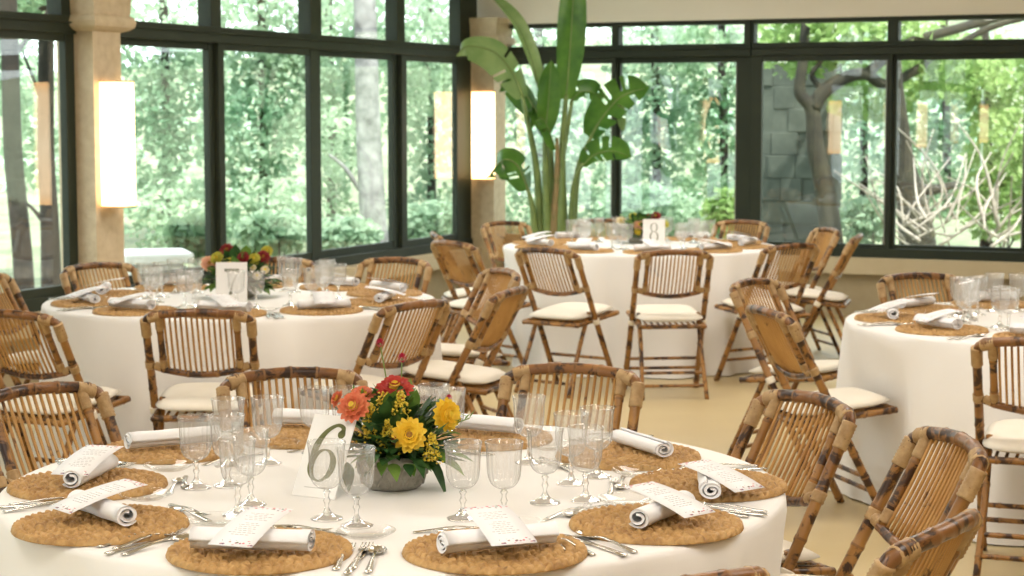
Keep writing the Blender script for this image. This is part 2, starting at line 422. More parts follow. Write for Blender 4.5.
window('window_1', ML, sp('L', 453, 403, 393, 321, 307, 221, 210, 112), sp('L', 455, 400, 392, 317, 306, 217, 207, 112), .12, PS[0] - .02, ZTOPL, .60)
window('window_2', ML, sp('L', 63, -60, -72, -260), sp('L', 58, -60, -72, -260), PS[0] + .02, PS[1], ZTOPL, .60)
for k, nm in ((1, 'window_3'), (2, 'window_4')):
    a, b = PS[k], PS[k + 1]; h = (a + b) / 2
    window(nm, ML, [(a + .3, h - .05), (h + .05, b - .3)], [(a + .3, h - .05), (h + .05, b - .3)], a, b, ZTOPL, .60)
window('window_5', MR, sp('R', 505, 613, 620, 735.5), sp('R', 505, 613, 620, 744), .12, wall_s(751, 'R'), ZB, .575)
e2 = wall_s(1150, 'R')
window('window_6', MR, sp('R', 762, 886, 895, 1023, 1036, 1140), sp('R', 754, 886, 897, 1023, 1036, 1140), wall_s(752, 'R'), e2, ZB, .575)
m_ = MB(); m_.box((e2, -.2, SILL), (15, .04, ZB), 0, MR); struct('trim_1', m_, [M['plaster']])

def pillar(name, x0, x1, y1, MW, ztop, cap=True, label=None):
    m_ = MB(); cz = 1.6 + (115 - 34) * 11.5 / 1900
    zc = cz if cap == 'low' else 2.17
    m_.box((x0, -.12, 0), (x1, y1, zc), 0, MW)
    a, c, d = .02, .055, .03
    prof = [(0, 0), (.035, .012), (.062, .03), (.07, .06), (.06, .085), (.04, .10), (.045, .12), (.05, .24), (.06, .25), (.06, ztop - zc)]
    for i in range(len(prof) - 1):
        (e0, h0), (e1, h1) = prof[i], prof[i + 1]
        vs = []
        for e, h in ((e0, h0), (e1, h1)):
            vs += [MW @ Vector(p) for p in ((x0 - e, -.12, zc + h), (x1 + e, -.12, zc + h), (x1 + e, y1 + e, zc + h), (x0 - e, y1 + e, zc + h))]
        m_.add(vs, [(0, 1, 5, 4), (1, 2, 6, 5), (2, 3, 7, 6), (3, 0, 4, 7)] + ([(3, 2, 1, 0)] if i == 0 else []) + ([(4, 5, 6, 7)] if i == len(prof) - 2 else []))
    o = struct(name, m_, [M['stone']]); return o
pillar('pillar_1', -.02, .22, .22, ML, ZB - .001)
for i, s in enumerate(PS[:4]):
    pillar('pillar_%d' % (i + 2), s - PW / 2, s + PW / 2, .14, ML, 2.89, cap='low')
def sconce(MW, x, y, label, rot=0):
    """tall paper wall lamp: backplate, rounded shade, rims"""
    p = MW @ Vector((x, y, 1.06)); X = MW.to_3x3() @ Vector((1, 0, 0))
    Nn = MW.to_3x3() @ Vector((0, 1, 0))
    e = empty('wall_lamp', p, math.atan2(Nn.y, Nn.x) - PI / 2, label, 'wall lamp', 'tall paper wall lamps on the pillars')
    b = MB(); b.box((-.06, .002, .03), (.06, .014, .70)); b.build('backplate', M['darkmetal'], e, smooth=False, bevel=.003)
    s = MB(); W, Dp, r = .080, .160, .03
    pts = [(-W, .014), (-W, Dp - r)]
    for k in range(1, 6): a = PI - k * PI / 2 / 6; pts.append((-W + r + r * math.cos(a), Dp - r + r * math.sin(a)))
    pts.append((-W + r, Dp)); pts += [(-x_, y_) for x_, y_ in reversed(pts)]
    n = len(pts)
    vs = [(x_, y_, z) for z in (0, .18, .36, .54, .735) for x_, y_ in pts]
    fs = [(j * n + k, j * n + (k + 1) % n, (j + 1) * n + (k + 1) % n, (j + 1) * n + k) for j in range(4) for k in range(n)]
    fs += [tuple(range(n))[::-1], tuple(4 * n + k for k in range(n))]
    s.add(vs, fs); s.build('lamp_shade', M['lamp'], e, smooth=False)
    for zz in (-.006, .735):
        q = MB(); o_ = [(x_ * 1.03, .012 + (y_ - .012) * 1.02) for x_, y_ in pts]
        q.add([(x_, y_, zz) for x_, y_ in o_] + [(x_, y_, zz + .007) for x_, y_ in o_], [(k, (k + 1) % n, n + (k + 1) % n, n + k) for k in range(n)] + [tuple(range(n))[::-1], tuple(n + k for k in range(n))]); q.build('shade_rim', M['wrap'], e, smooth=False)
    return e
sconce(ML, PS[0] + .02, .14, 'tall glowing paper wall lamp on the stone pillar with the moulded capital')
sconce(MR, .155, .22, 'tall glowing paper wall lamp on the corner pillar behind the banana plant')
for s_, l_ in zip(PS[1:4], ('first', 'second', 'third')):
    sconce(ML, s_, .14, 'paper wall lamp mirrored in the big window, %s beyond the moulded pillar' % l_)

# ------------------------------------------------------------------ bamboo folding chair
def make_chair():
    root = empty('bamboo_folding_chair')
    HW = .207; TOPZ, TOPY = .812, -.20; FZ, FY = 0.0, .22
    def post(z, x=HW, dy=0): return Vector((x, FY + (TOPY - FY) * (z / TOPZ) + dy, z))
    nrm = Vector((0, -.894, -.447))
    def back(x, z):       # point on the bowed backrest surface
        k = 1 - (x / HW) ** 2
        return post(z, x) + nrm * .022 * k
    pm = [M['pole'], M['node']]
    for s in (-1, 1):
        m = MB(); bamboo(m, [post(.802, s * HW), post(.43, s * HW), post(.0, s * (HW + .006))], .0165, .13, .07); m.build('leg', pm, root)
        m = MB(); x = s * (HW - .034)
        bamboo(m, [post(.47, x), (x, -.12, .27), (x + s * .012, -.245, 0)], .013, .12, .06); m.build('leg', pm, root)
    # top rail: bent corners, gentle arch
    m = MB(); pts = [post(.757, -HW)+Vector((-.002,0,0)), post(.799, -HW + .004), back(-HW + .035, .823), back(-.09, .838), back(0, .844), back(.09, .838), back(HW - .035, .823), post(.799, HW - .004), post(.757, HW)+Vector((.002,0,0))]
    bamboo(m, pts, .0175, .095, .09); m.build('top_rail', [M['rail'], M['node']], root)
    m = MB(); pts = [post(.612, -HW), back(-.12, .592), back(0, .582), back(.12, .592), post(.612, HW)]
    bamboo(m, pts, .0135, .10, .06); m.build('bottom_rail', [M['rail'], M['node']], root)
    SX = HW - .056
    for s in (-1, 1):
        m = MB(); bamboo(m, [back(s * SX, .820), back(s * SX, .71), back(s * SX, .603)], .0135, .12, .07); m.build('stile', pm, root)
    m = MB(); N = 13
    for i in range(N):
        x = -SX + (i + 1) * 2 * SX / (N + 1)
        k = 1 - (x / HW) ** 2
        tube(m, [back(x, .823 + .018 * k), back(x, .71) + nrm * .004, back(x, .608 - .024 * k)], .0048, 6, 0, 3)
    m.build('slat_panel', M['slat'], root)
    # cane bindings at the joints
    for s in (-1, 1):
        m = MB()
        wrap(m, post(.735, s * HW), post(.802, s * HW), .0215, 6)
        wrap(m, back(s * (HW - .018), .812), back(s * (SX - .010), .827), .0225, 5)
        wrap(m, back(s * SX, .768), back(s * SX, .815), .0178, 4)
        m.build('cane_binding', M['wrap'], root)
        m = MB()
        wrap(m, back(s * SX, .610), back(s * SX, .642), .0172, 3)
        wrap(m, post(.600, s * HW), post(.628, s * HW), .0205, 3)
        wrap(m, post(.609, s * (HW - .02)), back(s * (SX + .008), .604), .0175, 3)
        m.build('cane_binding', M['wrap'], root)
    # seat: tilted frame of poles
    zr, zf, yr, yf = .405, .445, -.155, .255
    def seat(x, y, dz=0): return Vector((x, y, zr + (zf - zr) * (y - yr) / (yf - yr) + dz))
    m = MB(); sx = HW - .022
    for s in (-1, 1): bamboo(m, [seat(s * sx, yr - .01), seat(s * sx, .05), seat(s * sx, yf + .01)], .0135, .12, .05)
    bamboo(m, [seat(-sx, yr), seat(0, yr), seat(sx, yr)], .013, .12, .05); bamboo(m, [seat(-sx, yf), seat(0, yf), seat(sx, yf)], .014, .12, .05)
    for i in range(9):
        x = -.14 + i * .035; tube(m, [seat(x, yr, .004), seat(x, yf, .004)], .006, 6)
    m.build('seat_frame', pm, root)
    # cushion
    m = MB(); nx, ny = 14, 14; hw, y0, y1 = HW - .012, yr - .005, yf + .012
    top = []; 
    def sup(t): return math.copysign(abs(t) ** .999, t)
    grid = {}
    vs = []
    def cp(i, j, side):
        a = -1 + 2 * i / nx; b = -1 + 2 * j / ny
        # rounded square outline
        q = max(abs(a), abs(b)); rr = (abs(a) ** 5 + abs(b) ** 5) ** .2
        sc = q / rr if rr > 0 else 1
        x = a * sc * hw; y = (y0 + y1) / 2 + b * sc * (y1 - y0) / 2
        e = max(0, 1 - q ** 7)
        th = .017 + .005 * (1 - a * a) * (1 - b * b)
        return seat(x, y, .036 + side * th * (e ** .5))
    for side in (1, -1):
        vs += [cp(i, j, side) for j in range(ny + 1) for i in range(nx + 1)]
    W = nx + 1; O = W * (ny + 1)
    fs = []
    for j in range(ny):
        for i in range(nx):
            a = j * W + i
            fs.append((a, a + 1, a + W + 1, a + W)); fs.append((O + a, O + a + W, O + a + W + 1, O + a + 1))
    m.add(vs, fs); cu = m.build('cushion', M['cushion'], root)
    w = cu.modifiers.new('weld', 'WELD'); w.merge_threshold = .0006
    for s in (-1, 1):
        m = MB(); wrap(m, post(.405, s * HW), post(.432, s * HW), .0225, 2); m.build('cushion_tie', M['cushion'], root)
    for z, zz in ((.13, 'f'), (.19, 'f')):
        m = MB(); bamboo(m, [post(z, -HW), post(z, 0), post(z, HW)], .0095, .13, .06); m.build('rung', pm, root)
    for z in (.075, .145):
        y = -.245 + (.125 / .27) * z; x = HW - .028
        m = MB(); bamboo(m, [(-x, y, z), (0, y, z), (x, y, z)], .0095, .13, .06); m.build('rung', pm, root)
    return root
chair0 = make_chair(); chair_used = [False]; CHAIRS = []
CHG = 'bamboo folding chairs around the tables'
def chair(u=None, v=None, pos=None, face=None, label='', lean=0, off=(0, 0), rot=0):
    """seat a chair so that the middle of its top rail is seen at (u, v), turned to the point 'face'"""
    top = onz(u, v, .862) if pos is None else Vector((pos[0], pos[1], 0))
    f = Vector((face[0] - top.x, face[1] - top.y, 0)).normalized()
    if rot: f = Matrix.Rotation(rot, 3, 'Z') @ f
    p = Vector((top.x, top.y, 0)) + f * .215
    o = chair0 if not chair_used[0] else copy_tree(chair0)
    chair_used[0] = True; CHAIRS.append((p.x, p.y, f.x, f.y))
    o.location = (p.x + off[0], p.y + off[1], 0); o.rotation_euler = (0, 0, math.atan2(f.y, f.x) - PI / 2)
    tag(o, label, 'chair', CHG)
    return o
# tables: centre from the picture
T6 = Vector((-.272, 4.36, 0)); T7 = Vector((-1.25, 8.75, 0)); T8 = Vector((.84, 12.40, 0)); T9 = Vector((2.29, 7.80, 0))
TR = .90
def xy(t): return (t.x, t.y)
C6, C7, C8, C9 = xy(T6), xy(T7), xy(T8), xy(T9)
# --- table six
chair(291, 364, face=C6, label='bamboo chair with a dark arched top rail, behind the six card and goblets')
chair(574, 360, face=C6, label='bamboo chair with a dark knotted top rail, behind the yellow zinnia side goblets')
chair(810, 389, face=C6, label='scorched bamboo chair angled to the six-card table, behind its crossed napkin and menu', rot=-.13)
chair(953, 428, face=C6, label='bamboo chair at the six-card table, middle of the three turned side-on', rot=.09)
chair(941, 512, face=C6, rot=.08, label='bamboo chair with a glossy bent corner, side-on, lowest in the frame edge row')
chair(pos=(.275, 3.065), face=C6, rot=.2, label='bamboo chair showing only a top rail end below the front tablecloth')
chair(36, 380, face=C6, label='bamboo chair with open slats across the six-card table, facing us by its napkin')
# --- table seven
chair(197, 305, face=C7, label='bamboo chair seen square from behind, in front of the seven card')
chair(417, 297, face=C7, rot=.2, label='bamboo chair seen from behind, beside the square-on chair at the seven table')
chair(512, 284, face=C7, label='bamboo chair side-on at the seven table, the closer of the crossed pair')
chair(503, 266, face=C7, label='bamboo chair side-on at the seven table, the further of the crossed pair')
chair(397, 255, face=C7, label='bamboo chair facing us under the window ledge, at the seven table')
chair(272, 257, face=C7, off=(0, .15), label='bamboo chair peeping out behind the bouquet of the seven table')
chair(97, 260, face=C7, label='bamboo chair facing us in front of the moulded stone pillar')
chair(pos=(-2.50, 9.0), face=C7, label='bamboo chair cut by the frame edge, under the tree trunks in the window')
chair(11, 306, face=C7, label='bamboo chair with crossed slats at the seven table, cushion in profile below')
# --- table eight
chair(675, 247, face=C8, label='bamboo chair seen square from behind, in front of the eight card', rot=.06)
chair(545, 245, face=C8, label='bamboo chair turned three-quarters, beside the square-on chair at the eight table', rot=-.24)
chair(pos=(-.06, 13.5), face=C8, label='bamboo chair under the corner pillar, at the eight table')
chair(451, 238, face=C8, label='bamboo chair side-on before the window, closer of two at the eight table')
chair(436, 230, face=C8, label='bamboo chair side-on before the window, partly hidden behind a like chair')
chair(793, 241, face=C8, label='bamboo chair three-quarters from behind at the eight table, before the tall lone chair')
chair(811, 226, face=C8, off=(.12, .04), label='bamboo chair under the crooked tree in the window, at the eight table')
chair(857, 232, face=C8, label='bamboo chair in sharp profile against the window, at the eight table')
chair(pos=(1.66, 13.65), face=C8, label='bamboo chair behind the eight table, under the broad window post')
chair(pos=(.66, 13.82), face=C8, label='bamboo chair tucked behind the bouquet of the eight table')
# --- table nine
chair(918, 270, face=C9, label='bamboo chair facing us below the window ledge, at the table without a card')
chair(766, 303, face=C9, label='bamboo chair with its slatted back tilted, closer of the pair beside the bare floor')
chair(753, 276, face=C9, label='bamboo chair half hidden by a like tilted chair, beside the bare floor')
chair(pos=(1.79, 6.42), face=C9, label='bamboo chair seen from behind, cut by the frame edge, at the cardless table')

# ------------------------------------------------------------------ tables
def tablecloth(c, label, seed):
    r = random.Random(seed); m = MB(); S = 160
    ph = [r.uniform(0, 6.28) for _ in range(5)]; fr = [9, 14, 19, 26, 33]; am = [.35, .3, .25, .15, .1]
    def fold(a): return sum(w * math.sin(f * a + p) for w, f, p in zip(am, fr, ph))
    prof = [(0.02, .750)] + [(.1 * k, .750) for k in range(1, 9)] + [(.86, .750), (.882, .7495), (.893, .747), (.899, .742), (.9015, .735), (.903, .72), (.906, .68), (.910, .6), (.915, .5), (.92, .38), (.925, .26), (.93, .14), (.935, .05), (.94, .006)]
    vs = []
    for (rr, z) in prof:
        d = max(0, (.74 - z) / .74)
        for k in range(S):
            a = 2 * PI * k / S; q = rr + (fold(a) * .07 * d ** .7 if rr > .9 else 0)
            if rr > .9:      # the hem gives way where a seat touches it
                zw = min(1, max(0, (.72 - z) / .2))
                for (cx, cy, fx, fy) in CHAIRS:
                    dx, dy = c.x + q * math.cos(a) - cx, c.y + q * math.sin(a) - cy
                    ly = dx * fx + dy * fy; lx = abs(dx * fy - dy * fx)
                    if -.45 < ly < .30 and lx < .36 and math.hypot(cx - c.x, cy - c.y) < 1.6:
                        q -= (.30 - ly) * zw * min(1, max(0, (.36 - lx) / .13))
            vs.append((q * math.cos(a), q * math.sin(a), z))
    fs = [(j * S + k, j * S + (k + 1) % S, (j + 1) * S + (k + 1) % S, (j + 1) * S + k) for j in range(len(prof) - 1) for k in range(S)]
    fs = [f[::-1] for f in fs]; fs.append(tuple(range(S)))
    m.add(vs, fs); o = m.build('tablecloth', M['cloth']); o.location = (c.x, c.y, 0)
    tag(o, label, 'tablecloth', 'white floor-length tablecloths')
    e = empty('round_table', (c.x, c.y, 0), 0, label.replace('white floor-length cloth', 'round banquet table under the cloth'), 'table', 'round banquet tables')
    t = MB(); lathe(t, [(.01, .715), (.87, .715), (.875, .725), (.87, .738), (.01, .738)], 48, caps=True); t.build('tabletop', M['rail'], e)
    for k in range(4):
        a = k * PI / 2 + .5; t = MB(); tube(t, [(.5 * math.cos(a), .5 * math.sin(a), .715), (.55 * math.cos(a), .55 * math.sin(a), 0)], .018, 8); t.build('leg', M['darkmetal'], e)
    return o
tablecloth(T6, 'white floor-length cloth on the table with the six card', 1)
tablecloth(T7, 'white floor-length cloth on the table with the seven card', 2)
tablecloth(T8, 'white floor-length cloth on the table with the eight card', 3)
tablecloth(T9, 'white floor-length cloth on the table with no number card', 4)

# ------------------------------------------------------------------ tableware prototypes
def proto_mat():
    m = MB(); S = 480; NR = 8; RW = .0225; per = 7
    vs = []; rads = []
    for j in range(NR * per + 1): rads.append(j * RW / per)
    for j, r in enumerate(rads):
        ring = min(j // per, NR - 1); f = (r / RW) - ring
        nb = max(4, int(2 * PI * (ring + .5) * RW / .0205))
        prof = math.sqrt(max(0, 1 - (2 * f - 1) ** 2))
        for k in range(S):
            a = 2 * PI * k / S
            sgn = 1 if ring % 2 else -1
            ph = a * nb / (2 * PI) + ring * .37
            ch = abs((ph + sgn * 1.25 * abs(f - .5)) % 1 - .5) * 2      # chevron plaits
            br = 1 - max(0.0, ch - .35) / .65
            wob = .0008 * math.sin(a * nb * 1.7 + ring)
            z = .0015 + wob + .0125 * (prof ** .8) * (.06 + .94 * br ** .7)
            rr = r + (.0016 * (1 - ch) if j > NR * per - 3 else 0)
            vs.append((rr * math.cos(a), rr * math.sin(a), z))
    n = len(rads)
    fs = [(j * S + k, (j + 1) * S + k, (j + 1) * S + (k + 1) % S, j * S + (k + 1) % S) for j in range(n - 1) for k in range(S)]
    b = len(vs); R = rads[-1]
    vs += [(R * math.cos(2 * PI * k / S), R * math.sin(2 * PI * k / S), 0) for k in range(S)]
    fs += [((n - 1) * S + k, b + k, b + (k + 1) % S, (n - 1) * S + (k + 1) % S) for k in range(S)]; fs.append(tuple(b + k for k in range(S))[::-1])
    m.add(vs, fs); return m
def proto_napkin(L=.235, R=.0285, turns=2.3, loose=0.0, flat=.86):
    """rolled napkin: spiral strip swept along x"""
    m = MB(); n = 60; th = .0072
    vs = []; pts = []
    for i in range(n + 1):
        t = i / n; a = t * turns * 2 * PI; r = (.007 + loose * .6) + (R - .007 - loose * .6) * t
        pts.append((a, r))
    prof = []
    for a, r in pts: prof.append((r * math.cos(a + 1.2), r * math.sin(a + 1.2) * flat))
    for a, r in reversed(pts): prof.append(((r - th) * math.cos(a + 1.2), (r - th) * math.sin(a + 1.2) * flat))
    P = len(prof); nx = 9
    for j in range(nx):
        x = -L / 2 + L * j / (nx - 1); w = 1 + .03 * math.sin(j * 1.7)
        vs += [(x + .003 * math.sin(q * .25 + j), y * w, z * w) for q, (y, z) in enumerate(prof)]
    fs = [(j * P + k, j * P + (k + 1) % P, (j + 1) * P + (k + 1) % P, (j + 1) * P + k) for j in range(nx - 1) for k in range(P)]
    N2 = n + 1
    for e in (0, (nx - 1) * P):
        for i in range(n): 
            q = (e + i, e + i + 1, e + P - 2 - i, e + P - 1 - i); fs.append(q if e == 0 else q[::-1])
    m.add(vs, fs); return m
def proto_menu(W=.092, L=.185):
    """card lying with a soft bend; local y along, raised end +y"""
    m = MB(); nx, ny = 2, 10; vs = []; uvs = []
    def top(i, j, dz):
        u = i / nx; v = j / ny
        return ((u - .5) * W, (v - .5) * L, -.006 * (2 * v - 1) ** 2 + dz)
    for dz in (0.0004, -0.0004):
        for j in range(ny + 1):
            for i in range(nx + 1): vs.append(top(i, j, dz)); uvs.append((i / nx, j / ny))
    w = nx + 1; O = w * (ny + 1); fs = []
    for j in range(ny):
        for i in range(nx):
            a = j * w + i; fs.append((a, a + 1, a + w + 1, a + w)); fs.append((O + a, O + a + w, O + a + w + 1, O + a + 1))
    for j in range(ny):
        a = j * w; fs.append((a, a + w, O + a + w, O + a)); a = j * w + nx; fs.append((a, O + a, O + a + w, a + w))
    for i in range(nx):
        fs.append((i, O + i, O + i + 1, i + 1)); a = ny * w + i; fs.append((a, a + 1, O + a + 1, O + a))
    m.add(vs, fs); return m, uvs
def strip(m, st, th=.0022, mat=0):
    """flat tapering bar: stations (y, halfwidth, z[, xoffset])"""
    vs = []; n = len(st)
    for s in st:
        y, w, z = s[:3]; x = s[3] if len(s) > 3 else 0
        vs += [(x - w, y, z), (x + w, y, z), (x + w * .8, y, z + th), (x - w * .8, y, z + th)]
    fs = [(i * 4 + k, i * 4 + (k + 1) % 4, (i + 1) * 4 + (k + 1) % 4, (i + 1) * 4 + k) for i in range(n - 1) for k in range(4)]
    fs += [(3, 2, 1, 0), tuple((n - 1) * 4 + k for k in range(4))]
    m.add(vs, [f[::-1] for f in fs], mat)
HANDLE = [(-.10, .0035, .0015), (-.097, .0075, .0015), (-.085, .0082, .0018), (-.06, .0065, .004), (-.02, .0042, .008), (.01, .0034, .0095), (.028, .0036, .008)]
def proto_fork():
    m = MB(); strip(m, HANDLE + [(.034, .007, .006), (.042, .0115, .0042), (.055, .0125, .0030)], .0022)
    for k in range(4):
        x = -.0105 + k * .007
        strip(m, [(.053, .0021, .0030, x), (.075, .0019, .0032, x), (.092, .0016, .0055, x), (.098, .0008, .0075, x)], .0018)
    return m
def proto_spoon():
    m = MB(); strip(m, HANDLE + [(.034, .0045, .0065), (.040, .006, .0055)], .0022)
    vs = []; nr, S = 6, 24
    for j in range(nr + 1):
        r = j / nr
        for k in range(S):
            a = 2 * PI * k / S; x = r * .0195 * math.cos(a) * (1 - .12 * math.sin(a)); y = .068 + r * .031 * math.sin(a)
            vs.append((x, y, .0012 + .0055 * r * r))
    O = len(vs)
    vs2 = [(x, y, z + .0012) for x, y, z in vs]
    fs = [(j * S + k, (j + 1) * S + k, (j + 1) * S + (k + 1) % S, j * S + (k + 1) % S) for j in range(nr) for k in range(S)]
    f2 = [tuple(i + O for i in f)[::-1] for f in fs]
    rim = [(nr * S + k, nr * S + (k + 1) % S, O + nr * S + (k + 1) % S, O + nr * S + k) for k in range(S)]
    m.add(vs + vs2, [f for f in fs] + f2 + rim); return m
def proto_knife():
    m = MB(); strip(m, [(-.11, .004, .0015), (-.107, .0078, .0015), (-.08, .0085, .0018), (-.04, .0068, .0022), (-.005, .0055, .0022), (.003, .0075, .0020), (.03, .0095, .0020, .0015), (.07, .0098, .0020, .0018), (.095, .0075, .0020, .0002), (.108, .0022, .0020, -.0045)], .0018)
    return m
def proto_plate():
    m = MB(); lathe(m, [(.001, .003), (.036, .003), (.040, .0045), (.058, .012), (.0605, .0135), (.0615, .0125), (.060, .0105), (.042, .0015), (.038, 0.0), (.001, 0.0)], 48); return m
def goblet_parts():
    b = MB(); S = 96
    prof = [(.0045, .064), (.012, .0655), (.020, .069), (.0275, .0755), (.0325, .084), (.0355, .094), (.0368, .106), (.0375, .122), (.0380, .138), (.0388, .150), (.0400, .158), (.0412, .165)]
    amp = [0, .2, .5, .9, 1, 1, 1, 1, 1, .8, .25, 0]
    lathe(b, prof, S, mod=lambda j, a: 1 - .07 * amp[min(j, 11)] * abs(math.sin(9 * a)) ** 1.5)
    inn = [(r - .0026, z + (.003 if i < 3 else 0)) for i, (r, z) in enumerate(prof)][1:]
    rim = [prof[-1], (prof[-1][0] - .0013, .1660), inn[-1]]
    lathe(b, rim, S)
    s = MB(); lathe(s, [(.0045, .064), (.0060, .061), (.0085, .058), (.0060, .0545), (.0048, .051), (.0052, .046), (.0080, .040), (.0058, .0355), (.0045, .030), (.0048, .024), (.0075, .019), (.0095, .0150)], 20)
    f = MB(); lathe(f, [(.0095, .0150), (.015, .0105), (.024, .0068), (.032, .0042), (.0352, .0028), (.0355, .0012), (.034, .0), (.001, .0)], 48, mod=lambda j, a: 1 - (.05 * abs(math.sin(4.5 * a)) if 1 < j < 6 else 0))
    return b, s, f
def mesh_of(m, name, mat, smooth=True):
    o = m.build(name, mat, smooth=smooth); me = o.data; bpy.data.objects.remove(o); return me
ME = {
    'placemat': mesh_of(proto_mat(), 'placemat', M['straw']),
    'fork': mesh_of(proto_fork(), 'fork', M['steel']), 'spoon': mesh_of(proto_spoon(), 'spoon', M['steel']), 'knife': mesh_of(proto_knife(), 'knife', M['steel']),
    'plate': mesh_of(proto_plate(), 'plate', M['dishglass']),
    'nap0': mesh_of(proto_napkin(), 'napkin', M['napkin']), 'nap1': mesh_of(proto_napkin(.225, .029, 1.7, .008, .80), 'napkin', M['napkin']), 'nap2': mesh_of(proto_napkin(.24, .0285, 2.0, .003, .74), 'napkin', M['napkin']),
}
mm, uvs = proto_menu(); ME['menu'] = mesh_of(mm, 'menu_card', M['menu'])
ul = ME['menu'].uv_layers.new(name='UVMap')
for lp in ME['menu'].loops: ul.data[lp.index].uv = uvs[lp.vertex_index]
gb, gs, gf = goblet_parts()
ME['bowl'] = mesh_of(gb, 'bowl', M['crystal']); ME['gstem'] = mesh_of(gs, 'stem', M['stemglass']); ME['gfoot'] = mesh_of(gf, 'foot', M['stemglass'])
def inst(name, me, loc, rz=0, label=None, cat=None, group=None, parent=None):
    o = bpy.data.objects.new(name, me); COL.objects.link(o); o.location = loc; o.rotation_euler = (0, 0, rz)
    if parent: o.parent = parent
    return tag(o, label, cat, group)
TOP = .7508
def goblet(p, label, group='ribbed goblets on the tables', scale=1.0):
    e = empty('wine_goblet', (p.x, p.y, TOP), rnd.uniform(0, 6), label, 'glass', group)
    e.scale = (scale,) * 3
    inst('bowl', ME['bowl'], (0, 0, 0), parent=e); inst('stem', ME['gstem'], (0, 0, 0), parent=e); inst('foot', ME['gfoot'], (0, 0, 0), parent=e)
    return e
MATZ = TOP + .0125
def napkin(a, b, label, kind=0):
    """rolled napkin from point a to point b on a placemat"""
    c = (a + b) / 2; d = b - a
    o = inst('rolled_napkin', ME['nap%d' % kind], (c.x, c.y, MATZ + .0005 + (.0285 * .86, .029 * .83, .0285 * .76)[kind]), math.atan2(d.y, d.x), label, 'napkin', 'rolled white napkins')
    return o, c
def menu(c, dirn, napz, label, tilt=.20, shift=0.0):
    """card lying over a napkin at c; dirn = direction of its raised end"""
    d = Vector((dirn[0], dirn[1], 0)).normalized()
    o = inst('menu_card', ME['menu'], (c.x + d.x * shift, c.y + d.y * shift, napz + .0045 + shift * math.tan(tilt)), 0, label, 'menu card', 'printed menu cards on the napkins')
    o.rotation_euler = Matrix(((d.y, d.x, 0), (-d.x, d.y, 0), (0, 0, 1))).to_euler()
    q = Matrix(((d.y, d.x, 0), (-d.x, d.y, 0), (0, 0, 1))) @ Matrix.Rotation(tilt, 3, 'X')
    o.rotation_euler = q.to_euler()
    return o
ORD = ['', 'first', 'second', 'third', 'fourth']
def place_name(k, tname):
    """k seats counted counter-clockwise from the seat in front"""
    k = k % 10
    if k == 0: return 'at the front place of the %s table' % tname
    if k == 5: return 'at the back place of the %s table' % tname
    if k < 5: return '%s place counter-clockwise from the front, %s table' % (ORD[k], tname)
    return '%s place clockwise from the front, %s table' % (ORD[10 - k], tname)
def setting(T, ang, k, tname, mshift=0.0, nap=None, mdir=None, cutlery=True, gob=((.02, .29), (.11, .25)), plate=True, matpos=None, nk=None, topset=True, forks=True):
    f = Vector((-math.cos(ang), -math.sin(ang), 0)); r = Vector((f.y, -f.x, 0))
    c = T - f * .685 if matpos is None else matpos
    nm = place_name(k, tname)
    inst('placemat', ME['placemat'], (c.x, c.y, TOP), rnd.uniform(0, 6), 'round woven straw placemat, ' + nm, 'placemat', 'woven straw placemats')
    def L(x, y): return c + r * x + f * y
    kind = rnd.randrange(3) if nk is None else nk
    if nap is None:
        a = rnd.uniform(-.4, .4); w = Vector((math.cos(a), math.sin(a)))
        nap = (L(-.115 * w.x, -.115 * w.y - .02), L(.115 * w.x, .115 * w.y - .02))
    o, nc = napkin(nap[0], nap[1], 'rolled white napkin, ' + nm, kind)
    if mdir is None:
        d = f.copy(); d.rotate(Matrix.Rotation(rnd.uniform(-.7, .7), 3, 'Z')); mdir = (d.x, d.y)
    if mdir: menu(nc, mdir, MATZ + 2 * (.0285 * .86, .029 * .83, .0285 * .76)[kind] + .003, 'white menu card with floral ends, ' + nm, shift=mshift)
    rz = math.atan2(f.y, f.x) - PI / 2
    def polar(dang, rad):
        a = ang + dang; return Vector((T.x + rad * math.cos(a), T.y + rad * math.sin(a), 0)), a + PI / 2
    if forks and cutlery:
        for dang, rad, nme, lab in ((-.345, .765, 'fork', 'inner dinner fork'), (-.387, .77, 'fork', 'outer dinner fork'), (.262, .79, 'knife', 'dinner knife'), (.302, .79, 'spoon', 'soup spoon')):
            p, z = polar(dang, rad); inst(nme, ME[nme], (p.x, p.y, TOP), z + rnd.uniform(-.08, .08), lab + ', ' + nm, nme, 'dinner cutlery on the tables')
    if topset and cutlery:
        p = L(.02, .198); q_ = inst('spoon', ME['spoon'], (p.x, p.y, TOP), rz + PI / 2 + rnd.uniform(-.12, .05), 'dessert spoon above the mat, ' + nm, 'spoon', 'dessert cutlery on the tables')
        q_.scale = (.8, .85, .8); p = L(-.02, .219); q_ = inst('fork', ME['fork'], (p.x, p.y, TOP), rz - PI / 2 + rnd.uniform(-.05, .12), 'dessert fork above the mat, ' + nm, 'fork', 'dessert cutlery on the tables'); q_.scale = (.8, .85, .8)
    if plate:
        p, z = polar(-.36, .575); inst('bread_plate', ME['plate'], (p.x, p.y, TOP), 0, 'small clear glass bread plate, ' + nm, 'plate', 'glass bread plates')
    for i, (x, y) in enumerate(gob):
        goblet(L(x, y), ('ribbed clear goblet beyond the mat, ', 'ribbed clear goblet beside another, ', 'third ribbed goblet, ')[i] + nm)

